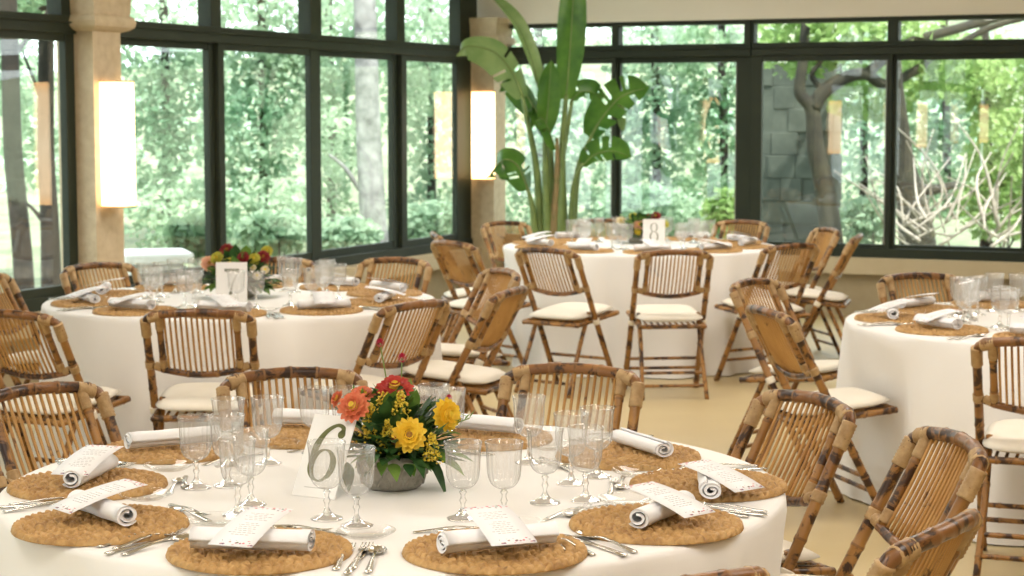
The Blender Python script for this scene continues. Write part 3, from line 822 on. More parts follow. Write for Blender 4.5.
# ------------------------------------------------------------------ table six, placed from the picture
def on6(u, v, z=.755): return onz(u, v, z)
S6 = [  # seat: mat pixel, napkin ends (px), menu raised-end direction, napkin kind
    (260, 551, (192, 540), (311, 543), (.32, .95), 0),
    (495, 551, (436, 546), (560, 534), (-.34, .94), 0),
    (656, 524, (622, 526), (698, 494), (-.66, .75), 1),
    (708, 485, (712, 496), (708, 466), (-.62, .78), 2),
    (628, 456, (608, 432), (674, 453), None, 2),
    (484, 438, (440, 421), (520, 428), None, 0),
    (301, 436, (288, 418), (345, 420), None, 0),
    (172, 450, (137, 442), (208, 436), None, 0),
    (88, 485, (62, 484), (116, 458), (.25, .95), 1),
    (101, 525, (70, 496), (137, 520), (.75, .66), 1),
]
for k, (mu, mv, na, nb, md, nk) in enumerate(S6):
    c = on6(mu, mv); c.z = 0
    rel = c - T6; ang = math.atan2(rel.y, rel.x)
    a = onz(na[0], na[1], .785); b = onz(nb[0], nb[1], .785)
    d = (b - a); mid = (a + b) / 2; Ln = min(max(d.length, .2), .24); d.normalize()
    setting(T6, ang, k, 'six-card', nap=(mid - d * Ln / 2, mid + d * Ln / 2), mdir=md if md else False, gob=(), matpos=c, nk=nk, mshift=(0, 0, -.02, -.035, 0, 0, 0, 0, -.01, -.01)[k])
G6 = [(196.5, 488, 'standing apart between the two white napkins on the window side'), (229, 466, 'furthest back of the cluster behind the spoon'), (228, 486, 'middle of the cluster behind the spoon'),
      (268, 464, 'beside the cluster, before the dark-railed chair'), (238, 515, 'front of the cluster behind the spoon'), (251, 505, 'tucked behind the front goblet of the cluster'),
      (327, 519, 'directly in front of the six card'), (356.6, 526, 'in front of the six card, beside its twin'), (463, 519, 'before the yellow zinnia, over the front placemat'),
      (504, 519, 'above the front menu card'), (545, 503, 'alone in front of the tall pair'), (529, 463, 'behind the bouquet, before the knotted chair rail'), (571, 484, 'at the back of the trio by the folded napkin'),
      (597, 477, 'rearmost of the trio by the folded napkin'), (585.5, 501, 'foremost of the trio by the folded napkin'), (315, 453, 'behind the top of the six card'), (347, 452, 'behind the coral zinnia'), (434, 449, 'behind the single yellow zinnia'), (450, 454, 'behind the yellow zinnia, beside another')]
for u, v, l in G6:
    goblet(onz(u, v, TOP), 'ribbed clear goblet ' + l, 'ribbed goblets on the six-card table')

# ------------------------------------------------------------------ number cards
def stroke(m, pts, wid, z, n=8, mat=1, scale=1.0):
    P = catmull([(x, y, 0) for x, y in pts], n); N = len(P); vs = []
    for i, p in enumerate(P):
        t = (P[min(i + 1, N - 1)] - P[max(i - 1, 0)]).normalized(); w = lerp_list(wid, i / (N - 1)) / 2
        vs += [(p.x - t.y * -w, z, p.y - t.x * w), (p.x - t.y * w, z, p.y + t.x * w)]
    m.add(vs, [(2 * i, 2 * i + 1, 2 * i + 3, 2 * i + 2) for i in range(N - 1)], mat)
def disc(m, c, r, z, mat=1):
    S = 20; m.add([(c[0] + r * math.cos(2 * PI * k / S), z, c[1] + r * math.sin(2 * PI * k / S)) for k in range(S)], [tuple(range(S))], mat)
def ring(m, c, ro, ri, z, mat=1):
    S = 48; vs = []
    for k in range(S):
        a = 2 * PI * k / S; vs += [(c[0] + ro[0] * math.cos(a), z, c[1] + ro[1] * math.sin(a)), (c[0] + ri[0] * math.cos(a), z, c[1] + ri[1] * math.sin(a))]
    m.add(vs, [(2 * k, 2 * k + 1, (2 * k + 3) % (2 * S), (2 * k + 2) % (2 * S)) for k in range(S)], mat)
def number_card(digit, loc, W, H, yaw, lean, label, ink):
    e = empty('table_number_card', loc, yaw, label, 'table number')
    b = MB(); Mx = Matrix.Rotation(-lean, 4, 'X')
    b.box((-W / 2, 0, 0), (W / 2, .0022, H), 0, Mx)
    b.build('card', M['card'], e, smooth=False)
    m = MB(); z = -.0006; cy = H * .52
    if digit == 6:
        ring(m, (.000, cy - .026), (.037, .039), (.020, .034), z, 0)
        stroke(m, [(.032, cy + .052), (.030, cy + .066), (.012, cy + .070), (-.012, cy + .052), (-.027, cy + .018), (-.029, cy - .026)], [.014, .010, .008, .012, .018, .016], z, mat=0)
        disc(m, (.030, cy + .050), .010, z, 0)
        stroke(m, [(-.03, .022), (.03, .022)], [.0015, .0015], z, mat=1)
    elif digit == 8:
        ring(m, (0, cy + .030), (.024, .029), (.0165, .0265), z, 0); ring(m, (0, cy - .030), (.029, .034), (.0195, .0312), z, 0)
    else:
        stroke(m, [(-.032, cy + .052), (.034, cy + .052)], [.013, .013], z, mat=0)
        stroke(m, [(.033, cy + .05), (.008, cy + .0), (-.004, cy - .05)], [.0022, .003, .008], z, mat=0)
        disc(m, (-.004, cy - .052), .0075, z, 0)
    m.v = [tuple(Mx @ Vector(v)) for v in m.v]
    m.build('printed_numeral', [ink, M['paleink']], e, smooth=False)
    return e
bl = onz(290, 495, TOP); br = onz(336, 500, TOP); c = (bl + br) / 2; d = br - bl
number_card(6, (c.x, c.y, TOP + .0005), .115, .195, -.50, .50, 'white card with an olive number six, leaning by the flower bowl', M['olive'])
c = onz(231.5, 303, TOP); number_card(7, (c.x, c.y, TOP + .0005), .142, .185, .02, .12, 'white card with a number seven, before the mixed bouquet', M['greyink'])
c = onz(654, 246, TOP); number_card(8, (c.x, c.y, TOP + .0005), .145, .175, 0, .10, 'white card with a number eight, on the table under the window', M['greyink'])

# ------------------------------------------------------------------ flowers
def petal(m, base, d, up, L, W, curl, mat=0, n=6):
    """petal from base along d, curling by angle"""
    d = d.normalized(); s = d.cross(up).normalized(); u = s.cross(d).normalized(); vs = []
    for i in range(n + 1):
        t = i / n; w = W / 2 * ((.45 + .55 * t / .65) if t < .65 else math.sqrt(max(0, 1 - ((t - .65) / .36) ** 2)))
        p = base + d * (L * t) + u * (curl * L * t * t)
        vs += [p - s * w + u * W * .12, p, p + s * w + u * W * .12]
    fs = []
    for i in range(n):
        a = 3 * i; fs += [(a, a + 1, a + 4, a + 3), (a + 1, a + 2, a + 5, a + 4)]
    m.add(vs, fs, mat)
def basis(nv):
    nv = nv.normalized(); a = nv.cross(Vector((0, 0, 1)) if abs(nv.z) < .9 else Vector((1, 0, 0))).normalized(); return a, nv.cross(a), nv
def zinnia(pos, nv, R, mat, label, cname='flower', layers=4, base=None, cmat=None, name='zinnia'):
    """bloom with rings of petals, a domed disc and a stem down to base"""
    e = empty(name, pos, 0, label, cname)
    a, b, n = basis(nv); m = MB()
    for l in range(layers):
        cnt = 15 - 2 * l; rr = R * (1 - .19 * l); lift = .10 + .28 * l
        for k in range(cnt):
            an = 2 * PI * (k + .5 * (l % 2)) / cnt + rnd.uniform(-.08, .08)
            d = a * math.cos(an) + b * math.sin(an) + n * lift
            petal(m, n * (.08 * R * l), d, n, rr * rnd.uniform(.92, 1.05), R * .42, -.10 + .06 * l)
    m.build('petals', mat, e)
    c = MB(); S = 16; prof = [(.34, .16), (.33, .30), (.26, .40), (.15, .44), (.02, .42)]
    vs = []
    for r_, h_ in prof:
        for k in range(S):
            an = 2 * PI * k / S; vs.append((a * math.cos(an) + b * math.sin(an)) * R * r_ * (1 + .06 * math.sin(5 * an + h_ * 30)) + n * R * h_)
    fs = [(j * S + k, j * S + (k + 1) % S, (j + 1) * S + (k + 1) % S, (j + 1) * S + k) for j in range(4) for k in range(S)]; fs.append(tuple(4 * S + k for k in range(S)))
    c.add(vs, fs); c.build('flower_disc', cmat or M['brownc'], e)
    if base is not None:
        s = MB(); rel = Vector(base) - Vector(pos); tube(s, [n * -.002, rel * .4 - n * R * .3 + Vector((0, 0, .01)), rel], .0028, 6); s.build('stem', M['stem'], e)
    return e
def globe(pos, R, mat, label, base, name='globe_amaranth'):
    e = empty(name, pos, 0, label, 'flower'); m = MB()
    for i in range(60):
        z = 1 - 2 * (i + .5) / 60; an = i * 2.39996; q = math.sqrt(1 - z * z)
        d = Vector((q * math.cos(an), q * math.sin(an), z)); petal(m, d * R * .6, d + Vector((0, 0, .5)), Vector((0, 0, 1.01)), R * .55, R * .42, .1, n=2)
    m.build('petals', mat, e)
    s = MB(); rel = Vector(base) - Vector(pos); tube(s, [(0, 0, 0), rel * .5 + Vector((.006, .004, 0)), rel], .0018, 6); s.build('stem', M['stem'], e)
    return e
def leaf(m, base, d, L, W, droop=.3, mat=0, fold=.25, n=6):
    d = d.normalized(); s = d.cross(Vector((0, 0, 1)))
    s = s.normalized() if s.length > .05 else Vector((1, 0, 0))
    u = s.cross(d); vs = []
    for i in range(n + 1):
        t = i / n; w = W / 2 * math.sin(PI * min(1, t ** .8)) if 0 < i < n else W * .02
        p = base + d * (L * t) - Vector((0, 0, 1)) * droop * L * t * t
        vs += [p - s * w + u * w * fold, p, p + s * w + u * w * fold]
    fs = []
    for i in range(n): a = 3 * i; fs += [(a, a + 1, a + 4, a + 3), (a + 1, a + 2, a + 5, a + 4)]
    m.add(vs, fs, mat)
def greenery(c, z0, R, H, label, nleaf, seed, sprays=8, lw=.03, parts=('leafd', 'leafm'), clear=None):
    """mass of bouquet leaves rising from a bowl"""
    r = random.Random(seed); e = empty('bouquet_greenery', (c.x, c.y, z0), 0, label, 'greenery')
    m = MB()
    for i in range(nleaf):
        an = r.uniform(0, 2 * PI); el = r.uniform(-.05, 1.35); q = r.uniform(.15, .85)
        d = Vector((math.cos(an) * math.cos(el), math.sin(an) * math.cos(el), math.sin(el)))
        b = Vector((d.x * R * q, d.y * R * q, .015 + max(0, d.z) * H * q))
        d = (d + Vector((r.uniform(-.4, .4), r.uniform(-.4, .4), r.uniform(-.2, .4)))).normalized(); Lf, Wf, dr, mt = r.uniform(.04, .075), r.uniform(.7, 1.3) * lw, r.uniform(0, .5), 0 if r.random() < .72 else 1
        if clear and any(clear(Vector((c.x, c.y, z0)) + b + d * Lf * t) for t in (0, .5, 1)): continue
        leaf(m, b, d, Lf, Wf, dr, mt)
    m.build('leaf_mass', [M[parts[0]], M[parts[1]]], e)
    for i in range(sprays):
        s = MB(); an = r.uniform(0, 2 * PI); el = r.uniform(.35, 1.3); d = Vector((math.cos(an) * math.cos(el), math.sin(an) * math.cos(el), math.sin(el)))
        tip = d * Vector((R, R, H)).length * r.uniform(.62, .85); tip.z = min(tip.z, H)
        P = catmull([(0, 0, .02), tip * .5 + Vector((0, 0, .02)), tip], 8); tube(s, [(0, 0, .02), tip * .5 + Vector((0, 0, .02)), tip], .0016, 5, 0)
        if clear and any(clear(Vector((c.x, c.y, z0)) + q_) for q_ in P): continue
        for q in range(6, len(P)):
            for w in (-1, 1):
                dd = Vector((r.uniform(-1, 1), r.uniform(-1, 1), r.uniform(.2, 1))); leaf(s, P[q], dd, r.uniform(.02, .035), .007, .1, 1, n=3)
        s.build('fern_spray', [M['stem'], M['leafm']], e)
    return e
def goldenrod(pos, base, L, label, seed):
    r = random.Random(seed); e = empty('goldenrod', pos, 0, label, 'flower'); m = MB()
    for i in range(150):
        t = r.random(); an = r.uniform(0, 2 * PI); q = L * .42 * (1 - t * .75) * r.uniform(.3, 1)
        p = Vector((q * math.cos(an), q * math.sin(an), (t - .5) * L - q * .3))
        s_ = r.uniform(.0025, .0042)
        m.add([p + Vector(v) * s_ for v in ((1, 0, 0), (-1, 0, 0), (0, 1, 0), (0, -1, 0), (0, 0, 1), (0, 0, -1))], [(0, 2, 4), (2, 1, 4), (1, 3, 4), (3, 0, 4), (2, 0, 5), (1, 2, 5), (3, 1, 5), (0, 3, 5)])
    m.build('florets', M['gold'], e)
    s = MB(); tube(s, [(0, 0, L * .4), (0, 0, -L * .4), Vector(base) - Vector(pos)], .0016, 5); s.build('stem', M['stem'], e); return e
def bowl(c, R, H, label):
    e = empty('flower_bowl', (c.x, c.y, TOP), 0, label, 'bowl', 'concrete flower bowls'); m = MB(); S = 72
    prof = [(.02, 0), (R * .72, 0), (R * .82, .006), (R * .94, H * .3), (R * 1.0, H * .58), (R * .97, H * .85), (R * .93, H), (R * .86, H), (R * .88, H * .8), (R * .6, H * .72), (.01, H * .72)]
    lathe(m, prof, S, mod=lambda j, a: 1 + (.025 * abs(math.sin(6 * a + (PI / 2 if j in (4,) else 0))) if 2 <= j <= 5 else 0), caps=True)
    m.build('bowl_body', M['concrete'], e)
    s = MB()
    for row, (zz, off, Rr) in enumerate(((.16, 0, .90), (.42, .5, .985))):
        for k in range(14):
            a = 2 * PI * (k + off) / 14; P = []
            for t in range(9):
                q = -1 + t / 4; aa = a + q * .20; z = H * (zz + .34 * (1 - q * q)); rad = R * (Rr + .06 * (1 - q * q)) + .0005
                P.append((rad * math.cos(aa), rad * math.sin(aa), z))
            tube(s, P, .0036, 6, n=2)
    s.build('embossed_relief', M['concrete'], e); return e
B6 = onz(393, 487, TOP); bowl(B6, .078, .078, 'grey concrete bowl with embossed leaf relief, on the six-card table')
B6z = TOP + .055
_b = (onz(290, 495, TOP) + onz(336, 500, TOP)) / 2; _n = Matrix.Rotation(-.50, 3, 'Z') @ Matrix.Rotation(-.50, 3, 'X') @ Vector((0, -1, 0)); _x = Matrix.Rotation(-.50, 3, 'Z') @ Vector((1, 0, 0))
def card_side(p): return (p - _b).dot(_n) > -.02 and abs((p - _b).dot(_x)) < .085
greenery(B6, B6z, .148, .155, 'dark green foliage filling the bowl beside the six card', 560, 5, 12, .027, clear=card_side)
def f6(u, v, dy=0): return aty(u, v, B6.y + dy)
b6 = (B6.x, B6.y, B6z + .02)
V = Vector
zinnia(f6(409, 435, -.10), V((.1, -1, .25)), .040, M['yellow'], 'yellow zinnia facing us in the middle of the bouquet', base=b6)
zinnia(f6(446, 415, -.03), V((.75, -.75, .2)), .042, M['yellow'], 'yellow zinnia turned away at the side of the bouquet', base=b6, cmat=M['yellow'])
zinnia(f6(354, 407, -.07), V((-.35, -.85, .55)), .040, M['coral'], 'coral zinnia with a yellow disc above the six card', base=b6, cmat=M['gold'])
zinnia(f6(362, 396, .02), V((-.1, -.3, 1)), .034, M['coral'], 'smaller coral zinnia behind the larger one', base=b6, cmat=M['gold'])
zinnia(f6(395, 389, 0), V((.0, -.5, .9)), .044, M['red'], 'deep red zinnia crowning the bouquet', base=b6, cmat=M['gold'])
zinnia(f6(338, 399, .04), V((-.9, -.3, .5)), .024, M['coral'], 'small coral zinnia at the outer edge of the bouquet', base=b6, cmat=M['gold'])
globe(f6(402, 358), .011, M['magenta'], 'crimson globe flower on a tall stem, the lower of two', b6)
globe(f6(380, 343), .010, M['magenta'], 'crimson globe flower on the tallest stem', b6)
globe(f6(396, 440, -.10), .011, M['magenta'], 'crimson globe flower nestled by the yellow zinnia', b6)
globe(f6(449, 398, .03), .008, M['magenta'], 'small crimson globe flower above the turned yellow zinnia', b6)
for i, (u, v, L_, l) in enumerate(((384, 412, .10, 'fluffy goldenrod spray in the middle of the six-card bouquet'), (370, 420, .08, 'goldenrod spray close to the coral zinnia'), (401, 408, .08, 'goldenrod spray under the red zinnia'), (388, 434, .07, 'goldenrod spray low by the crimson globe'), (432, 446, .06, 'goldenrod spray low over the rim of the bowl'))):
    goldenrod(f6(u, v, -.03 - .015 * i), b6, L_, l, i)
e = empty('drooping_leaf', f6(428, 455, -.03), 0, 'dark leaf drooping over the rim of the six-card flower bowl', 'leaf'); m = MB()
leaf(m, V((0, 0, 0)), V((.5, -.3, -.8)), .085, .036, .3, 0); leaf(m, V((0, 0, .01)), V((.9, -.2, .1)), .07, .03, .3, 0); m.build('leaf_blade', M['leafd'], e)
e = empty('drooping_leaf', f6(347, 462, -.05), 0, 'dark leaf hanging beside the six card, low under the bouquet', 'leaf'); m = MB(); leaf(m, V((0, 0, 0)), V((.1, -.4, -.9)), .055, .03, .3, 0); m.build('leaf_blade', M['leafd'], e)
# table seven and eight bouquets
B7 = onz(240, 297, TOP); bowl(B7, .08, .075, 'grey concrete bowl of mixed flowers, behind the seven card')
greenery(B7, TOP + .035, .185, .17, 'dark green foliage of the bouquet behind the seven card', 620, 8, 7, .042)
def f7(u, v, dy=0): return aty(u, v, B7.y + dy)
b7 = (B7.x, B7.y, TOP + .07)
for u, v, dy, R, mt, l, lay in ((227, 250, 0, .036, 'maroon', 'dark red zinnia topping the seven-table bouquet', 4), (243, 258, -.08, .034, 'maroon', 'dark red zinnia above the seven card corner', 4), (263, 257, -.03, .036, 'maroon', 'dark red zinnia at the window side of the seven bouquet', 4),
        (209, 264, -.03, .042, 'peach', 'peach bloom at the outer side of the seven bouquet', 4), (217, 258, -.05, .034, 'lime', 'lime bloom beside the peach one on table seven', 4), (229, 263, -.09, .03, 'lime', 'lime bloom over the top of the seven card', 4), (254, 259, -.06, .032, 'lime', 'lime bloom between two dark red ones', 4), (267, 251, .02, .03, 'lime', 'lime bloom high at the side of the seven bouquet', 4),
        (257, 276, -.12, .022, 'ivory', 'small ivory bloom low in the seven bouquet', 3), (265, 270, -.1, .022, 'ivory', 'small ivory bloom beside the dark red one', 3), (253, 268, -.12, .018, 'ivory', 'smallest ivory bloom by the seven card edge', 3)):
    zinnia(f7(u, v, dy), V((rnd.uniform(-.4, .4), -1, .6)), R, M[mt], l, layers=lay, base=b7, cmat=M['gold'] if mt in ('lime', 'ivory') else None, name='garden_bloom')
B8 = onz(640, 243, TOP); B8.y = max(B8.y, T8.y - .1); bowl(B8, .085, .075, 'grey concrete bowl of flowers behind the eight card')
greenery(B8, TOP + .04, .17, .14, 'green foliage of the bouquet behind the eight card', 420, 9, 5, .038)
def f8(u, v, dy=0): return aty(u, v, B8.y + dy)
b8 = (B8.x, B8.y, TOP + .07)
for u, v, dy, R, mt, l in ((639, 225, -.1, .042, 'peach', 'peach bloom tucked behind the eight card edge'), (648, 218, 0, .035, 'maroon', 'maroon bloom above the eight card'), (656, 216, .03, .035, 'maroon', 'second maroon bloom above the eight card'),
        (621, 221, -.05, .035, 'ivory', 'ivory bloom at the outer side of the eight bouquet'), (634, 217, 0, .035, 'lime', 'lime bloom high in the eight bouquet'), (638, 232, -.13, .025, 'gold', 'yellow bloom low beside the eight card'), (665, 224, .02, .03, 'lime', 'lime bloom peeping past the eight card')):
    zinnia(f8(u, v, dy), V((rnd.uniform(-.3, .3), -1, .6)), R, M[mt], l, base=b8, cmat=M['gold'], name='garden_bloom')

# ------------------------------------------------------------------ other settings
for k in range(10):
    a = math.radians(-88 + 36 * k)
    setting(T7, a, k, 'seven-card', cutlery=k in (0, 1, 2, 8, 9, 7), plate=k in (0, 1, 9, 8, 2), topset=k in (0, 1, 9), nk=k % 3)
for k in range(10):
    a = math.radians(-88 + 36 * k)
    setting(T8, a, k, 'eight-card', cutlery=False, plate=False, nk=(k + 1) % 3, gob=((-.13, .26), (.21, .24)) if k == 0 else ((.02, .29), (.11, .25)))
for k in (9, 8, 7, 6, 0):
    a = math.radians(246 + 36 * k)
    setting(T9, a, k, 'cardless', cutlery=k in (9, 8, 7), plate=k in (8, 7), nk=(2 * k) % 3, gob=((.02, .29), (.11, .25), (-.07, .30)) if k == 8 else ((.02, .29), (.11, .25)))

# ------------------------------------------------------------------ tall banana plant in the corner
PY = 14.6
def blade(root, P, W, fold, mat, side=None, tears=0, seed=0, n=22, name='leaf'):
    """large leaf along midrib P with half-width profile, folded by angle; tears = open splits"""
    r = random.Random(seed); Q = catmull(P, 10); m = MB(); N = len(Q)
    L = [0]
    for i in range(1, N): L.append(L[-1] + (Q[i] - Q[i - 1]).length)
    side = V(side).normalized() if side else V((1, 0, 0))
    for sgn in (-1, 1):
        cuts = sorted(r.uniform(.15, .9) for _ in range(tears)); vs = []; rows = []
        for i in range(N):
            t = L[i] / L[-1]; tg = (Q[min(i + 1, N - 1)] - Q[max(i - 1, 0)]).normalized()
            s = (side - tg * side.dot(tg)).normalized(); u = s.cross(tg)
            w = W / 2 * (math.sin(PI * min(1, .06 + .94 * t)) ** .55) * (1 if t < .8 else (1 - ((t - .8) / .2) ** 2) ** .6 if t < 1 else .02)
            d = s * sgn * math.cos(fold) + u * math.sin(fold)
            row = []
            for q in range(5):
                f = q / 4; wob = .03 * math.sin(9 * t + q + seed) * f * W
                row.append(Q[i] + d * w * f - u * (.18 * w * f * f) + u * wob + tg * (w * .18 * f))
            rows.append(row)
        b = m.add([p for row in rows for p in row], [])
        for i in range(N - 1):
            t = L[i] / L[-1]; t2 = L[i + 1] / L[-1]
            torn = any(t <= c < t2 for c in cuts)
            for q in range(4):
                if torn and q >= 1: continue
                f_ = (b + i * 5 + q, b + i * 5 + q + 1, b + (i + 1) * 5 + q + 1, b + (i + 1) * 5 + q)
                m.f.append(f_ if sgn > 0 else f_[::-1]); m.m.append(0)
    tube(m, [p - V((0, .004, 0)) for p in Q[::4]] if N > 9 else Q, [W * .035, W * .012], 6, 1, 2)
    return m.build(name, [mat, M['petiole']], root)
plant = empty('banana_plant', (aty(556, 235, PY).x, PY, 0), 0, 'tall banana-leaved plant with torn paddle leaves, before the corner window', 'plant')
p0 = V(plant.location)
def pl(u, v, dy=0): return aty(u, v, PY + dy) - p0
def stalk(pts, r0, r1, mat='petiole'):
    m = MB(); tube(m, pts, [r0, r1], 8); m.build('leaf_stalk', M[mat], plant)
base = lambda dx=0, dy=0: V((dx, dy, .39))
stalk([base(.02), pl(563, 235), pl(562, 160), pl(566, 95)], .05, .018)
stalk([base(-.02, -.03), pl(548, 235, -.05), pl(546, 180, -.05), pl(545, 128, -.05)], .05, .018)
stalk([base(-.04, .02), pl(541, 235), pl(536, 165), pl(522, 95)], .045, .016)
stalk([base(0, .04), pl(552, 235, .05), pl(550, 150, .05), pl(541, 92, .05)], .045, .016)
stalk([base(.05), pl(572, 235), pl(578, 170), pl(592, 135)], .04, .014)
stalk([base(.06, -.03), pl(570, 235, -.05), pl(574, 185, -.05), pl(583, 163, -.05)], .035, .012)
stalk([base(-.06, -.02), pl(536, 235, -.05), pl(532, 205, -.05), pl(527, 187, -.05)], .04, .012)
stalk([base(.03, .03), pl(558, 235, .04), pl(560, 180, .04), pl(572, 100, .06)], .04, .014)
m = MB()
tube(m, [base(.0, -.02), pl(553, 236, -.04), pl(557, 190, -.04), pl(557, 138, -.03)], [.085, .05, .03, .012], 10); m.build('leaf_sheath', M['sheath'], plant)
m = MB(); tube(m, [base(.03, -.02), pl(561, 236, -.06), pl(562, 190, -.06), pl(563, 140, -.05)], [.06, .04, .028, .010], 10); m.build('leaf_sheath', M['petiole'], plant)
blade(plant, [pl(566, 100), pl(570, 50), pl(573, 0), pl(574, -45)], .235, .30, M['blade'], (1, .1, 0), 0, 1)
blade(plant, [pl(545, 135, -.05), pl(548, 105, -.05), pl(551, 60, -.05)], .20, .35, M['blade'], (1, .2, 0), 0, 2)
blade(plant, [pl(541, 95, .05), pl(530, 55, .05), pl(515, 22, .05), pl(488, -8, .0)], .17, .75, M['bladepale'], (.7, .5, .4), 0, 3)
blade(plant, [pl(524, 98), pl(512, 72), pl(494, 52), pl(468, 46), pl(456, 56)], .30, -.55, M['bladepale'], (.5, .3, 1), 2, 4)
blade(plant, [pl(540, 118, .1), pl(524, 92, .15), pl(508, 78, .2), pl(499, 92, .2)], .24, -.5, M['blade'], (.8, .5, .5), 1, 5)
blade(plant, [pl(590, 138), pl(602, 118), pl(622, 96), pl(650, 87)], .30, -.35, M['blade'], (-.6, .3, .9), 5, 6)
blade(plant, [pl(583, 166, -.05), pl(594, 155, -.05), pl(612, 151, -.05), pl(632, 157, -.05)], .22, -.4, M['blade'], (-.1, .4, 1), 3, 7)
blade(plant, [pl(528, 190, -.05), pl(518, 166, -.05), pl(503, 160, -.05), pl(487, 178, -.05)], .30, -.45, M['blade'], (.5, .4, .9), 4, 8)
blade(plant, [pl(572, 100, .06), pl(580, 92, .06), pl(592, 92, .06), pl(604, 98, .1)], .18, -.2, M['blade'], (.0, .5, 1), 2, 9)
blade(plant, [pl(548, 140, .0), pl(541, 120, .0), pl(532, 108, .0), pl(530, 130, -.05)], .16, -.3, M['blade'], (.4, 1, .1), 1, 10)
blade(plant, [pl(618, 98, .05), pl(621, 112, .05), pl(623, 132, .05)], .08, .3, M['bladepale'], (1, .2, 0), 1, 11)
blade(plant, [pl(556, 150, -.1), pl(548, 128, -.12), pl(542, 118, -.12), pl(534, 122, -.14)], .15, -.4, M['blade'], (.3, 1, .4), 1, 12)
pm_ = empty('planter', (p0.x, p0.y, 0), 0, 'terracotta planter holding the tall banana-leaved plant behind the eight table', 'planter')
m = MB(); lathe(m, [(.01, 0), (.19, 0), (.20, .02), (.25, .36), (.27, .37), (.27, .41), (.24, .41), (.235, .37), (.01, .355)], 40); m.build('pot', M['terra'], pm_)

# ------------------------------------------------------------------ outdoors
def leafcloud(pts_r, n, size, seed, name, mat, parent=None, stretch=1.0):
    """crown: n single folded leaves scattered in ellipsoids pts_r = [(centre, (rx, ry, rz))]"""
    g = np.random.default_rng(seed); vs = []; K = len(pts_r)
    wts = np.array([r[0] * r[2] for c_, r in pts_r]); wts = wts / wts.sum(); idx = g.choice(K, n, p=wts)
    C = np.array([tuple(c_) for c_, r in pts_r])[idx]; R = np.array([r for c_, r in pts_r])[idx]
    d = g.normal(size=(n, 3)); d /= np.linalg.norm(d, axis=1)[:, None]; q = g.uniform(.15, 1, (n, 1)) ** .45
    p = C + d * R * q
    nv = g.normal(size=(n, 3)) * .8 + np.array([0, -.35, .75]); nv /= np.linalg.norm(nv, axis=1)[:, None]
    t = g.normal(size=(n, 3)); t -= nv * (t * nv).sum(1)[:, None]; t /= np.linalg.norm(t, axis=1)[:, None]; s = np.cross(nv, t)
    z = size * g.uniform(.55, 1.3, (n, 1)); w = z * .36
    v0 = p - t * z * .5; v1 = p + s * w + nv * z * .10 - t * z * .08; v2 = p + t * z * .55 - nv * z * .12; v3 = p - s * w + nv * z * .10 - t * z * .08
    v4 = p + s * w * .62 + t * z * .25; v5 = p - s * w * .62 + t * z * .25
    A = np.stack([v0, v1, v4, v2, v5, v3], 1).reshape(-1, 3)
    me = bpy.data.meshes.new(name); b = np.arange(n)[:, None] * 6
    f1 = b + np.array([0, 1, 2, 3]); f2 = b + np.array([0, 3, 4, 5])
    faces = np.concatenate([f1, f2]).astype(int)
    me.from_pydata(A.tolist(), [], faces.tolist()); me.materials.append(mat); me.update()
    o = bpy.data.objects.new(name, me); COL.objects.link(o)
    if parent: o.parent = parent
    return o
GZ = -.5
def ground():
    m = MB(); nx, ny = 60, 40; vs = []
    for j in range(ny + 1):
        for i in range(nx + 1):
            x = -40 + 90 * i / nx; y = 2 + 68 * j / ny
            out = max(0.0, -(V((x, y, 0)) - CORNER).dot(IR)); out2 = max(0.0, -(V((x, y, 0)) - CORNER).dot(IL))
            d = max(out, out2); z = -.35 + .10 * math.sin(x * .7 + y * .4) + .045 * max(0, d - 2) + .0016 * max(0, d - 9) ** 2
            if d <= .3: z = -.5
            vs.append((x, y, z))
    fs = [(j * (nx + 1) + i, j * (nx + 1) + i + 1, (j + 1) * (nx + 1) + i + 1, (j + 1) * (nx + 1) + i) for j in range(ny) for i in range(nx)]
    m.add(vs, fs); o = m.build('ground_outside', M['soil']); o['kind'] = 'structure'
ground()
def gz(p):
    d = max(0.0, -(V((p.x, p.y, 0)) - CORNER).dot(IR), -(V((p.x, p.y, 0)) - CORNER).dot(IL)); return -.35 + .10 * math.sin(p.x * .7 + p.y * .4) + .045 * max(0, d - 2) + .0016 * max(0, d - 9) ** 2 if d > .3 else -.5
def tree(label, trunk, depth, radii, bark, crown, nleaf, size, lm, seed, branches=(), name='broadleaf_tree', cat='tree'):
    """trunk: pixel path (top first ... base last) at depth; crown: [(u, v, ru, rv, ddepth)]"""
    P = [aty(u, v, depth) for u, v in trunk]; b = P[-1]; org = V((b.x, b.y, min(gz(b), b.z)))
    e = empty(name, org, 0, label, cat, 'trees in the garden outside')
    m = MB(); P = [p - org for p in P] + [V((0, 0, -.05))]; tube(m, P, radii, 10); m.build('trunk', M[bark], e)
    for br, r0, r1 in branches:
        m = MB(); tube(m, [aty(u, v, depth + dd) - org for u, v, dd in br], [r0, r1], 7); m.build('branch', M[bark], e)
    if nleaf:
        k = depth / F
        cl = [(aty(u, v, depth + dd) - org, (ru * k, max(.5, ru * k * .8), rv * k)) for u, v, ru, rv, dd in crown]
        leafcloud(cl, int(nleaf * 1.35), size * .78, seed, 'crown', M[lm], e)
    return e
tree('dark slim trunk at the frame edge outside the window, leaning', [(6, -60), (10, 50), (13, 150), (22, 250), (26, 320)], 17, [.075, .085, .10], 'bark', [(-30, 30, 60, 90, .5), (30, -20, 60, 60, 1), (30, 150, 30, 50, 3)], 900, .15, 'L1', 21, branches=[([(10, 60, 0), (26, 40, .2), (48, 10, .4)], .03, .012)])
